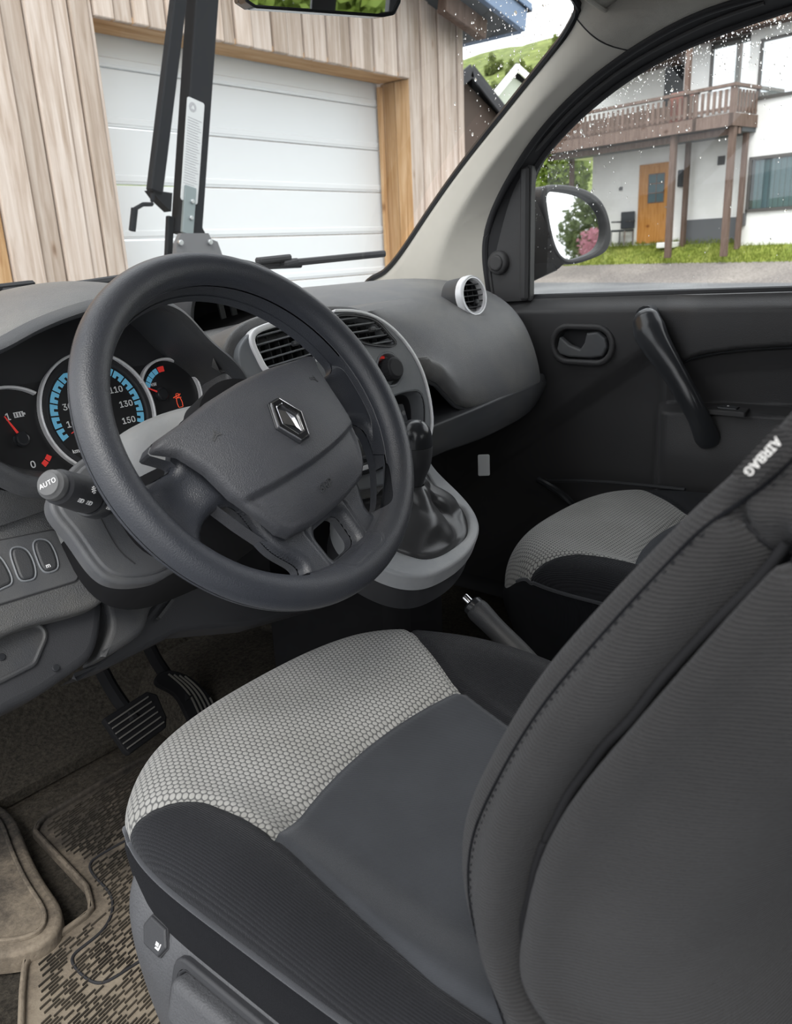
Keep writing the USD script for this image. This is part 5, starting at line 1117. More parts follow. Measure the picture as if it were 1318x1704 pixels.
part(dash, 'column_gusset', poly3(Polygon(cr([pp_(*p, -.03) for p in kc], 90, True)).buffer(0), AK2, -.05, 0, .008, 4), 'dash_plastic', 40)
kc = [(250, 1010), (290, 960), (420, 960), (520, 960), (560, 1000), (420, 1040), (300, 1050), (180, 1110), (120, 1130), (200, 1070)]
AK3 = AP.copy(); AK3[:3, 3] += AP[:3, 2]*-.07
part(dash, 'under_column_cover', poly3(Polygon([pp_(*p, -.07) for p in kc]).buffer(0), AK3, -.04, 0, .006, 3), 'dark_plastic', 40)
part(dash, 'cover_rib', xf(bar((*pp_(262, 1030, -.068), .002), (*pp_(285, 1000, -.068), .002), .004, .012, (0, 0, 1)), AK3), 'dash_plastic', False)
# body closing the dash off inside
part(dash, 'dash_core', cat_(box((-.36, 1.16, 1.08), (.74, .44, .22)), box((.42, 1.22, 1.06), (.56, .40, .26)), box((.0, 1.12, 1.0), (.30, .5, .34))), 'void_black', False)
single('tag_label', poly3(rpoly([(-.011, -.02), (.011, -.02), (.011, .02), (-.011, .02)], .003), frame_n(PX(805, 774, .34), (-.8, -.6, .1)), 0, .003, .001), 'label_grey', 'small pale plastic tag hanging below the passenger side of the dashboard', 'tag')
# ================================================================== centre console, gear lever
con = thing('centre_console', 'grey gear lever surround and dark console between the front seats', 'centre console', (0, .75, FZ))
CN = np.array([0, -.40, 1.]); CN /= np.linalg.norm(CN); CC = np.array([0, .66, .925]); AC = frame_n(CC, CN, (0, 1, 0))
def cm(px, py, h=0.): q = plane(px, py, CN, CC+CN*h)-CC; return float(q@AC[:3, 0]), float(q@AC[:3, 1])
RG = [(560, 830), (600, 775), (650, 740), (698, 752), (722, 780), (756, 815), (785, 848), (797, 878), (790, 905), (770, 930), (740, 950), (705, 962), (660, 958), (600, 930), (560, 890)]
RI = [(585, 830), (620, 785), (665, 760), (695, 772), (722, 812), (752, 838), (772, 850), (779, 885), (765, 905), (735, 925), (713, 932), (690, 930), (620, 890)]
ro = smoothpoly([cm(*p) for p in RG], 120); ri = Polygon(cr([cm(*p) for p in RI], 120, True)).buffer(0)
part(con, 'lever_surround', poly3(ro.difference(ri), AC, -.02, .004, .005, 4), 'light_grey', 40)
part(con, 'console_body', cat_(poly3(ro.buffer(-.003), AC, -.055, -.012, .002), ), 'dark_plastic', 40)
part(con, 'console_base', box((0.02, .87, .69), (.14, .32, .36), b=.03), 'void_black', 40)  # near-black puts the footwell shade into the base's colour
q = cm(648, 985, -.1); part(con, 'body_screw', poly3(Point(0, 0).buffer(.006, 8), frame_n(PX(648, 985, -.101), (-1, -.2, 0)), 0, .004, .001), 'dash_plastic')
gear = thing('gear_lever', 'black gear lever with egg-shaped knob and creased leather gaiter', 'gear lever', (0, .66, .93))
kc = plane(690, 728, (0, 1, 0), (0, .705, 0)); kd = np.array([.012, .03, -1.]); kd /= np.linalg.norm(kd)
kp_ = [(-.026, .0), (-.025, .008), (-.021, .0155), (-.012, .0222), (0, .0250), (.012, .0254), (.0125, .0254), (.03, .0245), (.045, .021), (.058, .0155), (.066, .0125), (.070, .0115)]
cp_ = [k for k in kp_ if k[0] <= .0121]; lo_ = [(.0127, .0250)]+[k for k in kp_ if k[0] > .0124]
def lath(c, d, pr, n=48):
    x_ = np.cross(d, (0, 1, 0)); x_ /= np.linalg.norm(x_); y_ = np.cross(x_, d); w = np.linspace(0, 2*np.pi, n, endpoint=False)
    return trimesh.Trimesh(*grid(np.array([c+d*t_+r_*(np.cos(w)[:, None]*x_+np.sin(w)[:, None]*y_) for t_, r_ in pr]), cv=True), process=False)
def dense(pr, n=30): return cr([(a, b, 0) for a, b in pr], n)[:, :2]
part(gear, 'knob_cap', lath(kc, kd, np.maximum(dense(cp_), [-1, 0])), 'gloss_black', 60)
part(gear, 'knob', lath(kc, kd, dense(lo_)), 'dark_plastic', 60)
sb = kc+kd*.068; part(gear, 'lever_rod', tube(np.array([sb, sb+kd*.05]), [.010, .012], 14), 'rubber')
gt = sb+kd*.004; nb = 220
oc_ = np.array([ri.buffer(.004).exterior.interpolate(s, normalized=True).coords[0] for s in np.linspace(0, 1, nb, endpoint=False)])
bot = oc_@AC[:3, :2].T+AC[:3, 3]-CN*.004
ang_ = np.arctan2(oc_[:, 1]-np.mean(oc_[:, 1]), oc_[:, 0]-np.mean(oc_[:, 0]))
topr = np.array([gt+.0125*(math.cos(a)*np.array([1, 0, 0])+math.sin(a)*np.array([0, 1, 0])) for a in ang_])
ts = np.linspace(0, 1, 70); G_ = []
for t_ in ts:
    rad = .25*t_+.75*t_**1.0; hh_ = 1-(.30*sstep(t_, 0, .25)+.55*sstep(t_, .15, .85)+.15*sstep(t_, .8, 1))
    c0_ = bot.mean(0); ctr = c0_+(gt-c0_)*hh_
    fold = .012*np.sin(ang_*3+2.2*t_+.8)+.008*np.sin(ang_*5-4.5*t_)+.004*np.sin(ang_*9+7*t_)
    env = np.sin(np.pi*t_)**.9
    fr2 = 1.06*sstep(t_, -.25, 1)-.02 if t_ < 1 else 1.0
    off = (bot-c0_)*(t_**.85*(1+.10*np.sin(np.pi*t_)))+(topr-gt)*(1-t_)
    nrm = off/np.maximum(np.linalg.norm(off, axis=1, keepdims=True), 1e-9)
    p = ctr+off+nrm*(fold*env)[:, None]+CN*(.010*np.sin(ang_*2+.5)*env)[:, None]; G_.append(p)
plastic('gaiter_leather', (.030, .030, .031), .34, 500., .25, .0004, spec=.5)
part(gear, 'gaiter', grid(np.array(G_), cv=True), 'gaiter_leather', 80)
# ---- handbrake
hb_ = thing('handbrake', 'black handbrake grip with silver button rising between the seats', 'handbrake', (.03, .45, .56))
h1, h0 = plane(786, 1006, (1, 0, 0), (.03, 0, 0)), None
hd_ = PX(838, 1060, .03)-h1; hd_ /= np.linalg.norm(hd_)
part(hb_, 'grip', lath(h1, hd_, dense([(.006, .0160), (.010, .0172), (.02, .0175), (.05, .0160), (.09, .0172), (.13, .0160), (.16, .013)], 40)), 'dash_plastic', 60)
part(hb_, 'grip_end', lath(h1, hd_, [(-.004, .0), (-.004, .0120), (-.001, .0155), (.008, .0160)]), 'gloss_black', 40)
part(hb_, 'release_button', lath(h1-hd_*.018, hd_, [(-.001, .0), (0, .0050), (.002, .0062), (.016, .0062)]), 'chrome', 40, label='silver push button')
part(hb_, 'lever', tube(np.array([h1+hd_*.15, h1+hd_*.26, h1+hd_*.30+[0, 0, -.05]]), .010, 10), 'dark_plastic')
# ================================================================== pedals
bp_ = thing('brake_pedal', 'worn brake pedal with a ribbed square rubber pad', 'brake pedal', PY(225, 1195, 1.06))
BN = np.array([0, -.75, .66]); BN /= np.linalg.norm(BN); BC = PY(226, 1198, 1.06); AB = frame_n(BC, BN)
def bm(px, py): q = plane(px, py, BN, BC)-BC; return float(q@AB[:3, 0]), float(q@AB[:3, 1])
bpad = Polygon([bm(*p) for p in ((171, 1196), (245, 1150), (262, 1155), (278, 1192), (277, 1210), (216, 1255), (208, 1250))]).buffer(-.004).buffer(.004)
part(bp_, 'pad', poly3(bpad, AB, -.012, .0, .003), 'void_black', 35)
plastic('pedal_rib', (.11, .105, .095), .7, 500., .4, .0005)
x0, y0, x1, y1 = bpad.bounds
for k in range(7):
    f0, f1 = bm(178+k*6.6, 1206+k*8.0), bm(246+k*5.2, 1160+k*8.4); ln = bpad.buffer(-.003).intersection(shapely.LineString([f0, f1]))
    if not ln.is_empty: part(bp_, 'pad_rib', poly3(ln.buffer(.0011, cap_style=2), AB, 0, .0035), 'pedal_rib', False)
part(bp_, 'arm', tube(cr([BC-BN*.006, BC+np.array([.0, .07, .05]), BC+np.array([-.0, .12, .16]), BC+np.array([0, .16, .34])], 24), .012, 10), 'void_black')
ac = thing('accelerator_pedal', 'ribbed accelerator pedal right of the brake pedal', 'accelerator pedal', PY(310, 1150, 1.10))
AN_ = np.array([-.1, -.72, .66]); AN_ /= np.linalg.norm(AN_); AC0 = PY(318, 1165, 1.10); AA = frame_n(AC0, AN_)
def am_(px, py): q = plane(px, py, AN_, AC0)-AC0; return float(q@AA[:3, 0]), float(q@AA[:3, 1])
apad = Polygon(cr([am_(*p) for p in ((258, 1135), (268, 1118), (300, 1118), (335, 1140), (362, 1180), (360, 1215), (330, 1215), (305, 1180), (285, 1152))], 80, True)).buffer(0)
part(ac, 'pad', poly3(apad, AA, -.01, .0, .003), 'void_black', 35)
for k in range(5):
    ln = apad.buffer(-.004).intersection(shapely.LineString(cr([am_(280+k*9, 1122+k*1.2), am_(312+k*8, 1152+k*.5), am_(335+k*8, 1200+k)], 20)))
    if not ln.is_empty: part(ac, 'pad_rib', poly3(ln.buffer(.0012, cap_style=2), AA, 0, .003), 'pedal_rib', False)
part(ac, 'arm', tube(cr([AC0-AN_*.006, AC0+np.array([.0, .10, .06]), AC0+np.array([0, .15, .26])], 20), .012, 10), 'void_black')
# ================================================================== rubber floor mat
mat_ = thing('floor_mat', 'sandy black rubber floor mat with dashed ribs in the driver footwell', 'floor mat', (-.4, .95, FZ))
def mz(px, py, h=0): q = PZ(px, py, FZ+.012+h); return q[0], q[1]
MT = [mz(*p) for p in ((28, 1760), (32, 1655), (38, 1598), (150, 1518), (140, 1480), (52, 1386), (70, 1362), (215, 1275), (330, 1215))]
MT += [(-.14, 1.16), (-.14, .55), (-.60, .55)]
mp_ = Polygon(MT).buffer(-.012).buffer(.024).buffer(-.012)
AM0 = T((0, 0, FZ+.004), (1, 0, 0), (0, 1, 0), (0, 0, 1))
part(mat_, 'sheet', poly3(mp_, AM0, 0, .008, .002), 'mat_rubber', 35)
part(mat_, 'border', poly3(mp_.difference(mp_.buffer(-.008)), AM0, .006, .016, .004), 'mat_rubber', 35)
part(mat_, 'raised_line', xf(tube(np.c_[cr([mz(*p) for p in ((218, 1395), (165, 1425), (150, 1440), (163, 1465), (184, 1490), (186, 1520), (165, 1555), (125, 1588), (122, 1605), (155, 1635), (178, 1634), (215, 1612), (300, 1560))], 160), np.full(160, FZ+.0130)], .0020, 8), np.eye(4)), 'rubber')
g = np.random.default_rng(2); dash_ = []; inn = mp_.buffer(-.016); shapely.prepare(inn)
ridge_ = shapely.LineString([mz(*p) for p in ((218, 1395), (165, 1425), (150, 1440), (163, 1465), (184, 1490), (186, 1520), (165, 1555), (125, 1588), (122, 1605), (155, 1635), (178, 1634), (215, 1612), (300, 1560))])
dd = np.array([math.cos(.16), math.sin(.16)])
for r_ in range(150):
    for c_ in range(29):
        o_ = np.array([-.74, .54])+dd*(c_*.0270+(r_*.618 % 1)*.0270+g.uniform(-.004, .004))+np.array([-dd[1], dd[0]])*(r_*.0047)
        l_ = g.uniform(.012, .025); e_ = o_+dd*l_
        if inn.contains(Point(o_)) and inn.contains(Point(e_)) and ridge_.distance(Point(e_)) > .006: dash_.append(box(((o_[0]+e_[0])/2, (o_[1]+e_[1])/2, FZ+.0135), (l_, .0010, .0036), rz=.16))
v = np.concatenate([m.vertices for m in dash_]); f = np.concatenate([m.faces+8*k for k, m in enumerate(dash_)])
part(mat_, 'rib', trimesh.Trimesh(v, f, process=False), 'mat_rib', False, kind='stuff')
ft_ = thing('foot_rest', 'sand-dusted raised footrest plate at the left of the driver footwell', 'foot rest', (-.62, 1.1, FZ))
fp = Polygon(cr([mz(*p, .02) for p in ((-90, 1330), (0, 1338), (40, 1395), (78, 1470), (103, 1515), (90, 1555), (50, 1580), (0, 1590), (-90, 1560))], 80, True)).buffer(0)
AF = T((0, 0, FZ+.012), (1, 0, 0), (0, 1, 0), (0, 0, 1))
part(ft_, 'plate', poly3(fp, AF, -.01, .020, .007, 4), 'mat_rubber', 40)
part(ft_, 'rim', poly3(fp.buffer(-.018).difference(fp.buffer(-.024)), AF, .02, .026, .002), 'mat_rubber', 40)
# ================================================================== front seats
def zfun(lx, y):
    base = .814+.036*sstep(y, .30, .62)-.012*np.exp(-(lx/.13)**2)*(1-sstep(y, .44, .58))
    bol = .026*sstep(np.abs(lx), .13, .20)*(1-.95*sstep(y, .42, .60))
    return base+bol
def seam_l(y): return np.interp(y, [.1, .27, .37, .455, .50, .545, .57, .59, .61, .63], [.212, .208, .194, .183, .183, .190, .203, .217, .232, .29])
def seam_r(y): return np.interp(y, [.1, .30, .40, .495, .577, .61, .645, .69], [.135, .120, .115, .132, .175, .197, .226, .34])
def make_seat(xc, sx, label, name='car_seat', near=True):
    NS, NZ = (560, 300) if near else (200, 90)
    """sx = 1: the door side is at -x (driver); -1 mirrored"""
    st = thing(name, label, 'car seat', (xc, .3, FZ))
    def wpt(P): P = np.array(P, float); P[..., 0] = xc+P[..., 0]*sx; return P
    def mk(par, nm, v, f, m, sm=50, **k):
        v = wpt(v); f = np.asarray(f)
        if sx < 0: f = f[:, ::-1]
        return part(par, nm, (v, f), m, sm, **k)
    half = [(.0, .730), (.07, .727), (.125, .717), (.172, .697), (.206, .664), (.229, .622), (.243, .578), (.249, .525), (.250, .45), (.250, .36), (.246, .22), (.238, .10)]
    out = np.array([(-a, b) for a, b in half[::-1]]+half[1:]); op = Polygon(np.vstack([cr(out, 220), [[.2, .07], [-.2, .07]]])).buffer(0)
    N = 420; c = np.array([op.exterior.interpolate(s, normalized=True).coords[0] for s in np.linspace(0, 1, N, endpoint=False)]); ce = np.array([0, .42])
    if not op.exterior.is_ccw: c = c[::-1]
    s = np.r_[np.linspace(.001, .78, 90), np.linspace(.78, 1, 70)[1:]]
    P = ce+(c-ce)[None]*s[:, None, None]; d = shapely.distance(shapely.points(P), op.exterior)
    fr_ = sstep(P[..., 1], .50, .66)
    r = .050*(1-fr_)+.075*fr_; fz_ = sstep(P[..., 1], .615, .70); ze = .800*(1-fz_)+.752*fz_
    q = np.clip(d/r, 0, 1); zt = zfun(P[..., 0], P[..., 1]); Zc = ze+(zt-ze)*np.sqrt(np.maximum(1-(1-q)**2, 0))
    lw_ = P[..., 0]*sx; fs = np.where(lw_ < -.025, -lw_-seam_l(P[..., 1]), lw_-seam_r(P[..., 1])); fb = P[..., 1]-(.500-.030*((lw_+.025)/.165)**2+.07*lw_)
    grv = .0045*np.exp(-(fs/.006)**2)+.004*np.exp(-(fb/.006)**2)*(fs < .004)
    Zc = Zc-grv
    Zc = Zc+.0015*np.sin(P[..., 0]*70+P[..., 1]*25)*sstep(np.abs(P[..., 0]), .17, .22)*sstep(-P[..., 1], -.36, -.28)
    V3 = np.dstack([P, Zc]); v, f = grid(V3, cv=True, flip=False)
    if vnorm(v, f)[:, 2].mean() < 0: f = f[:, ::-1]
    side, inner = cut(v, f, fs.ravel())
    fi = inner[2](fb.ravel()); ins, cen = cut(inner[0], inner[1], fi)
    lf, rt = cut(side[0], side[1], -side[0][:, 0])
    uv = np.c_[ins[0][:, 0], ins[0][:, 1]*.92+.9*np.maximum(.815-ins[0][:, 2], 0)]
    mk(st, 'cushion_insert', ins[0], ins[1], 'hex_cloth', True, uv=uv, label='light grey dotted insert')
    mk(st, 'cushion_centre', cen[0], cen[1], 'seat_centre')
    mk(st, 'cushion_bolster', lf[0], lf[1], 'seat_dark'); mk(st, 'cushion_bolster', rt[0], rt[1], 'seat_dark')
    ring0 = V3[-1]; w1 = np.c_[c+(c-ce)*.012, ring0[:, 2]-.02]; w2 = np.c_[c+(c-ce)*.002, ring0[:, 2]*.5+.68*.5]; w3 = np.c_[c-(c-ce)*.06, np.full(N, .66)]; w4 = np.c_[c-(c-ce)*.12, np.full(N, .58)]
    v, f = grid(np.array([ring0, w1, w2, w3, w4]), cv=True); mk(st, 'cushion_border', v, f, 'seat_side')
    pi = (c[:, 1] > .09)&(np.abs(c[:, 0]) > .20)&(c[:, 1] < .645)
    for sgn in (-1, 1):
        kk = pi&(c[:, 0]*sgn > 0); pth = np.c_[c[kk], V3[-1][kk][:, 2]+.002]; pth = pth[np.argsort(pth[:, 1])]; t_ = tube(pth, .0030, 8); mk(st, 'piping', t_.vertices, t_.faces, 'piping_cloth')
    # plastic valance round the outer side
    path = cr([(-.17, .630), (-.215, .620), (-.241, .598), (-.251, .56), (-.254, .50), (-.254, .42), (-.250, .2), (-.245, .02)], 120)
    tz_ = np.interp(path[:, 1], [.0, .30, .45, .55, .575, .60, .63], [.755, .752, .750, .750, .756, .775, .77])
    inn_ = np.array([-path[:, 0]*.0+.0, path[:, 1]*0]).T
    rows = [np.c_[path[:, 0]+.012, path[:, 1]-.004, tz_+.004], np.c_[path[:, 0]+.004, path[:, 1], tz_], np.c_[path[:, 0]-.008, path[:, 1]+.002, tz_-.025], np.c_[path[:, 0]-.011, path[:, 1]+.002, tz_-.07], np.c_[path[:, 0]-.006, path[:, 1]-.001, tz_-.13], np.c_[path[:, 0]+.004, path[:, 1]-.010, np.full(120, .56)], np.c_[path[:, 0]+.02, path[:, 1]-.025, np.full(120, .50)]]
    GV = np.stack([cr(np.array(rows)[:, j], 36) for j in range(120)], 1)
    v, f = grid(GV); val = mk(st, 'valance', v, f, 'valance_plastic', 60)
    def vf(yy, zz):
        """frame on the valance at (y, z): z outward"""
        i = np.argmin((GV[..., 1]-yy)**2+(GV[..., 2]-zz)**2); a, b = np.unravel_index(i, GV.shape[:2]); p0 = GV[a, b]
        e1 = GV[a, min(b+2, 119)]-GV[a, max(b-2, 0)]; e2 = GV[min(a+1, 35), b]-GV[max(a-1, 0), b]; n_ = np.cross(e1, e2); n_ /= np.linalg.norm(n_)
        if n_[0] > 0: n_ = -n_
        x_ = np.cross((0, 0, 1), n_); x_ /= np.linalg.norm(x_); return T(p0, x_, np.cross(n_, x_), n_)
    if near:
        Q = PX(250, 1571, -.603); A_ = vf(Q[1], Q[2])
        b_ = rpoly([(-.019, .0015), (-.012, .0135), (.011, .0125), (.0185, -.001), (.011, -.013), (-.012, -.0125)], .001)
        m_ = poly3(b_, A_, -.004, .0038, .002, 3); s_ = mk(val, 'heater_switch', m_.vertices, m_.faces, 'dark_plastic', 35)
        m_ = poly3(b_.buffer(.0012).difference(b_), A_, -.004, .0012); mk(val, 'switch_gap', m_.vertices, m_.faces, 'soft_black', False)
        sym = shapely.union_all([Polygon([(-.003, -.004), (.004, -.004), (.005, -.002), (-.002, -.002)]), Polygon([(.003, -.002), (.005, -.002), (.006, .004), (.0045, .004)])]+[shapely.box(-.003+k*.002, -.001, -.002+k*.002, .0035) for k in range(3)])
        m_ = poly3(affinity.scale(affinity.translate(sym, .007, -.004), .8, .8), A_@T((0, 0, .0039), (1, 0, 0), (0, 1, 0), (0, 0, 1)), 0, .0004); mk(val, 'heater_symbol', m_.vertices, m_.faces, 'white_ink', False)
        # long recline lever lying in a channel
        Q = PX(330, 1650, -.603); A_ = vf(Q[1], Q[2])
        ch = rpoly([(.40, -.045), (-.034, -.045), (-.034, .020), (.40, .020)], .016); lv = rpoly([(.41, -.035), (-.022, -.035), (-.022, .009), (.41, .009)], .010)
        m_ = poly3(ch.difference(lv.buffer(.001)), A_, -.02, .004, .003, 3); mk(val, 'lever_channel', m_.vertices, m_.faces, 'dark_plastic', 40)
        m_ = poly3(lv, A_, -.02, .016, .008, 4); mk(val, 'recline_lever', m_.vertices, m_.faces, 'valance_plastic', 40)
    # ---- backrest: loft of level sections
    FEp = [(828, 1740, -.562), (801, 1650, -.562), (773, 1560, -.562), (754, 1480, -.562), (750, 1430, -.560), (760, 1360, -.558), (783, 1310, -.556), (822, 1235, -.553), (890, 1130, -.548), (960, 1050, -.543), (1030, 975, -.538), (1100, 905, -.532), (1180, 830, -.525), (1240, 772, -.52), (1318, 690, -.513)]
    FE = np.array([PX(*p) for p in FEp]); FE[:, 0] += .34; FE = FE[np.argsort(FE[:, 2])]
    top = FE[-1]+np.array([[.004, -.03, .06], [.012, -.075, .15], [.035, -.105, .20], [.10, -.125, .235]]); FE = np.vstack([[FE[0]+[0, -.01, -.12]], [FE[0]+[0, 0, -.05]], FE, top])
    zz = np.r_[np.linspace(FE[0, 2], FE[-1, 2]-.02, NZ), FE[-1, 2]]; fx = PchipInterpolator(FE[:, 2], FE[:, 0])(zz); fy = PchipInterpolator(FE[:, 2], FE[:, 1])(zz)
    kw = NZ//17|1; k_ = np.ones(kw)/kw; fy = np.convolve(np.pad(fy, kw//2, 'edge'), k_, 'valid'); fx = np.convolve(np.pad(fx, kw//2, 'edge'), k_, 'valid')
    S = []
    for z_, ex, ey in zip(zz, fx, fy):
        h_ = [(0, ey-.050), (ex*.50, ey-.046), (ex*.70, ey-.018), (ex*.88, ey+.002), (ex*.975, ey-.004), (ex-.003, ey-.016), (ex-.014, ey-.036), (ex-.021, ey-.060), (ex-.022, ey-.095), (ex-.010, ey-.135), (ex+.03, ey-.165), (ex*.5, ey-.185), (0, ey-.19)]
        full_ = h_+[(-a, b) for a, b in h_[::-1][1:-1]]; S.append(np.c_[cr([(a, b, 0) for a, b in full_], NS, True)[:, :2], np.full(NS, z_)])
    S = np.array(S); v, f = grid(S, cv=True)
    if (vnorm(v, f)*(v-[0, v[:, 1].mean(), 0]))[:, 0].mean() < 0: f = f[:, ::-1]
    n = vnorm(v, f)
    GP = cr(np.array([PX(p[0], p[1], -.583) for p in ((1240, 945), (1158, 1035), (1078, 1130), (988, 1240), (918, 1330), (871, 1425), (851, 1520), (846, 1592), (863, 1645), (912, 1712), (995, 1776))]), 160); GP[:, 0] = 0
    TP = cr(np.array([PX(p[0], p[1], -.575) for p in ((1172, 908), (1210, 938), (1262, 957), (1318, 985), (1420, 1030), (1560, 1075))]), 90); TP[:, 0] = 0
    w = v.copy(); w[:, 0] = 0; left = v[:, 0] < -.12
    from scipy.spatial import cKDTree
    def dsp(Q_, amp, wd, pw=2): dq = cKDTree(Q_).query(w)[0]; return amp*np.exp(-(dq/wd)**pw), dq
    g1, dq = dsp(GP, .024, .0055); g2, _ = dsp(TP, .010, .0035); bl, _ = dsp(GP, .006, .022)
    fd = np.clip(1-sstep(w[:, 2], GP[0, 2]-.01, GP[0, 2]+.02), 0, 1)
    v = v-n*((g1*fd*left+g2*left)[:, None])
    v = v+n*((.007*np.exp(-((dq-.018)/.012)**2)*fd*left)[:, None])
    v[:, 2] += 0
    back = mk(st, 'backrest', v, f, 'back_cloth', True)
    if near:
        lv_ = np.where(left&(n[:, 0] < -.4))[0]; kt = cKDTree(w[lv_])
        for nm, Q_ in (('groove_seam', GP), ('panel_seam', TP)):  # the groove's black tube paints in crease shade; the panel seam is sewn
            ii = lv_[kt.query(Q_[::2])[1]]; pth = cr((v[ii]+n[ii]*(.011 if nm == 'groove_seam' else .001))[::4], 120); m_ = tube(pth, (.0026 if nm == 'groove_seam' else .0016), 8); mk(st, nm, m_.vertices, m_.faces, 'void_black', 60)
    if near:
        # stitches along the front seam, the sewn tag
        i0 = 62; line = []
        i0 = NZ*2//5; kcol = np.argmin(np.abs(S[i0, :, 0]-(fx[i0]-.004))+10*(S[i0, :, 1] < S[i0, :, 1].mean()-.03))
        vv = v.reshape(len(zz), NS, 3); nn_ = n.reshape(len(zz), NS, 3)
        L = vv[28:256, kcol]+nn_[28:256, kcol]*.0006; L = cr(L[::6], 330); ms = [bar(L[k], L[k+1], .0007, .0008, nn_[i0, kcol]) for k in range(0, 327, 3)]
        m_ = cat_(*ms); mk(st, 'stitching', m_.vertices, m_.faces, 'seat_dark', False, kind='stuff')
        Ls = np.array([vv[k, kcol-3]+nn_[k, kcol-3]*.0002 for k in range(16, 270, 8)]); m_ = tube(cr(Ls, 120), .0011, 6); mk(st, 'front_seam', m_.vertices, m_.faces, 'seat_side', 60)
        a0, a1 = PX(1238, 790, -.534), PX(1303, 722, -.530)
        ex_ = (a0-a1)/np.linalg.norm(a0-a1); nz = CAM-(a0+a1)/2; nz -= ex_*(nz@ex_); nz /= np.linalg.norm(nz); ey_ = np.cross(nz, ex_)
        At = T((a0+a1)/2+nz*.004, ex_, ey_, nz); hl2 = np.linalg.norm(a0-a1)/2
        At[:3, 0] *= 1; tg = poly3(shapely.box(-hl2*1.15, -.004, hl2*1.15, .006), At, -.0008, .0006)
        def unl(m_): v_ = np.array(m_.vertices); v_[:, 0] = (v_[:, 0]-xc)*sx; return v_
        tp = mk(st, 'sewn_tag', unl(tg), tg.faces, 'back_cloth', False); tx = text('AIRBAG', .0037, At@T((0, .0005, .0007), (1, 0, 0), (0, 1, 0), (0, 0, 1)), .0004, True)
        mk(tp, 'tag_lettering', unl(tx), tx.faces, 'tag_white', False)
    # headrest on two rods, seat runners
    tz2 = FE[-1]; hy = tz2[1]-.09
    m_ = trimesh.creation.icosphere(subdivisions=4); m_.vertices = np.sign(m_.vertices)*np.abs(m_.vertices)**.6; m_.apply_scale((.13, .05, .085)); m_.apply_translation((0, hy-.03, tz2[2]+.045)); mk(st, 'headrest', m_.vertices, m_.faces, 'seat_dark', True)
    for q_ in (-.06, .06): m_ = tube(np.array([(q_, hy, tz2[2]-.05), (q_, hy-.025, tz2[2]+.1)]), .006, 8); mk(st, 'headrest_rod', m_.vertices, m_.faces, 'steel')
    for q_ in (-.2, .2): m_ = box((q_, .36, .545), (.04, .50, .13), b=.01); mk(st, 'runner', m_.vertices, m_.faces, 'void_black', False)
    m_ = box((0, .36, .66), (.42, .44, .10), b=.02); mk(st, 'seat_pan', m_.vertices, m_.faces, 'void_black', False)
    return st
make_seat(-.34, 1, 'driver seat with light dotted insert, nearest the camera, black cloth backrest with sewn tag')
make_seat(.40, -1, 'passenger seat with light dotted insert beside the far door', near=False)
# ================================================================== rear-view mirror, wipers, drops
MVN = np.array([-.32, -.93, -.158]); MVN /= np.linalg.norm(MVN); MV0 = PY(540, 8, .85); AR = frame_n(MV0, MVN)
def rm(px, py): q = plane(px, py, MVN, MV0)-MV0; return float(q@AR[:3, 0]), float(q@AR[:3, 1])
rvm = thing('rear_view_mirror', 'black framed rear-view mirror at the top of the windscreen', 'mirror', MV0)
ms_ = Polygon([rm(*p) for p in ((404, -45), (406, 2), (424, 14), (636, 29), (656, 25), (666, 4), (669, -45), (640, -60), (430, -60))]).buffer(-.004).buffer(.004)
part(rvm, 'housing', cat_(poly3(ms_.difference(ms_.buffer(-.004)), AR, -.02, .003, .002), poly3(ms_.buffer(-.001), AR, -.035, -.006, 0)), 'gloss_black', 35)
part(rvm, 'glass', poly3(ms_.buffer(-.0035), AR, -.006, -.001), 'mirror_silver', False)
part(rvm, 'stem', tube(np.array([MV0-MVN*.03, MV0-MVN*.05+[0, .03, .06]]), .012, 10), 'gloss_black')
def wiper(name, label, pts, blade, arm):
    w = thing(name, label, 'wiper', np.mean([pts[0], pts[-1]], 0))
    part(w, 'blade', tube(pts, .0065, 8, squash=1.3), 'rubber'); part(w, 'arm', tube(arm, .007, 8), 'gloss_black')
    for a, b in blade: part(w, 'blade_holder', bar(a, b, .022, .014, (0, 0, 1), .004), 'rubber', 30)
    return w
wy_ = 1.47
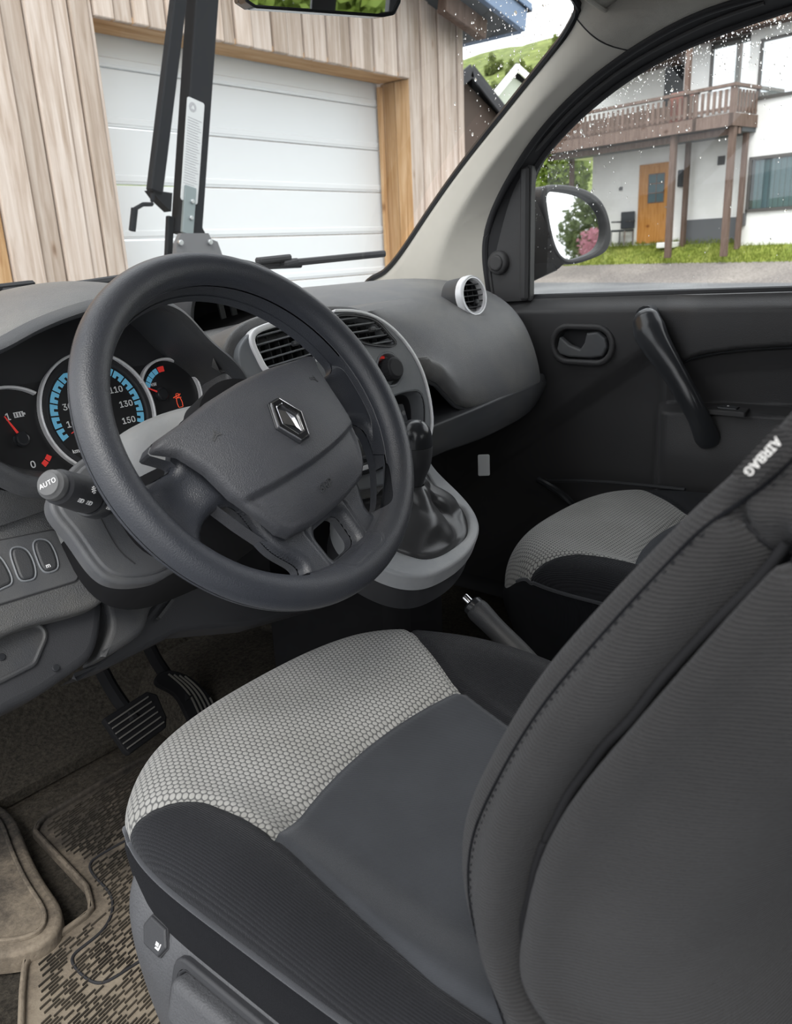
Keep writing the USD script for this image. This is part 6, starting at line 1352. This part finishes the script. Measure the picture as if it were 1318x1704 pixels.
wiper('wiper', 'black wiper resting along the screen base right of the steering wheel', lin([PY(430, 441, wy_), PY(500, 436, wy_), PY(560, 430, wy_-.02), PY(640, 422, wy_-.06)], 20), [(PY(428, 434, wy_-.01), PY(482, 428, wy_-.01)), (PY(470, 440, wy_-.012), PY(494, 434, wy_-.012))], lin([PY(430, 444, wy_+.02), PY(500, 441, wy_+.02)], 6))
wiper('wiper', 'black wiper at the lower left corner of the windscreen', lin([PY(-40, 497, 1.40), PY(60, 486, 1.42), PY(190, 466, 1.45), PY(260, 455, 1.45)], 20), [(PY(-20, 482, 1.41), PY(55, 473, 1.42)), (PY(0, 487, 1.405), PY(75, 479, 1.415))], lin([PY(-40, 502, 1.40), PY(190, 472, 1.45)], 6))
# rain drops on the glass
def drops(n, seed, gen, rad):
    g = np.random.default_rng(seed); s_ = trimesh.creation.icosphere(subdivisions=1); V_, F2 = [], []
    for k in range(n):
        c_, nn_ = gen(g); r_ = rad*g.lognormal(0, .45); V_.append(s_.vertices*[r_*.5, r_, r_*g.uniform(.9, 1.8)]+c_); F2.append(s_.faces+k*len(s_.vertices))
    return trimesh.Trimesh(np.vstack(V_), np.vstack(F2), process=False)
def gwin(g):
    while True:
        px, py = g.uniform(885, 1318), g.uniform(10, 480)
        top = np.interp(px, [882, 905, 945, 1000, 1065, 1140, 1225, 1318], [300, 258, 212, 163, 117, 77, 43, 12])
        if py > top+4 and g.random() < (math.exp(-(py-top)/38)+.012): break
    c_ = PX(px, py, .728); return c_, None
part(door, 'rain_drops', drops(900, 4, gwin, .0008), 'water', True, kind='stuff')
def gscr(g):
    while True:
        px, py = g.uniform(735, 955), g.uniform(-5, 300)
        e_ = np.interp(py, [0, 30, 55, 103, 187, 271, 351], [955, 957, 942, 905, 838, 772, 715])
        if px < e_-4 and g.random() < (.25+.75*math.exp(-((py-60)/50)**2))*sstep(px, 730, 800)*.8+.03: break
    return PX(px, py, np.interp(py, [0, 400], [.615, .68])), None
part(win1, 'rain_drops', drops(280, 6, gscr, .0008), 'water', True, kind='stuff')
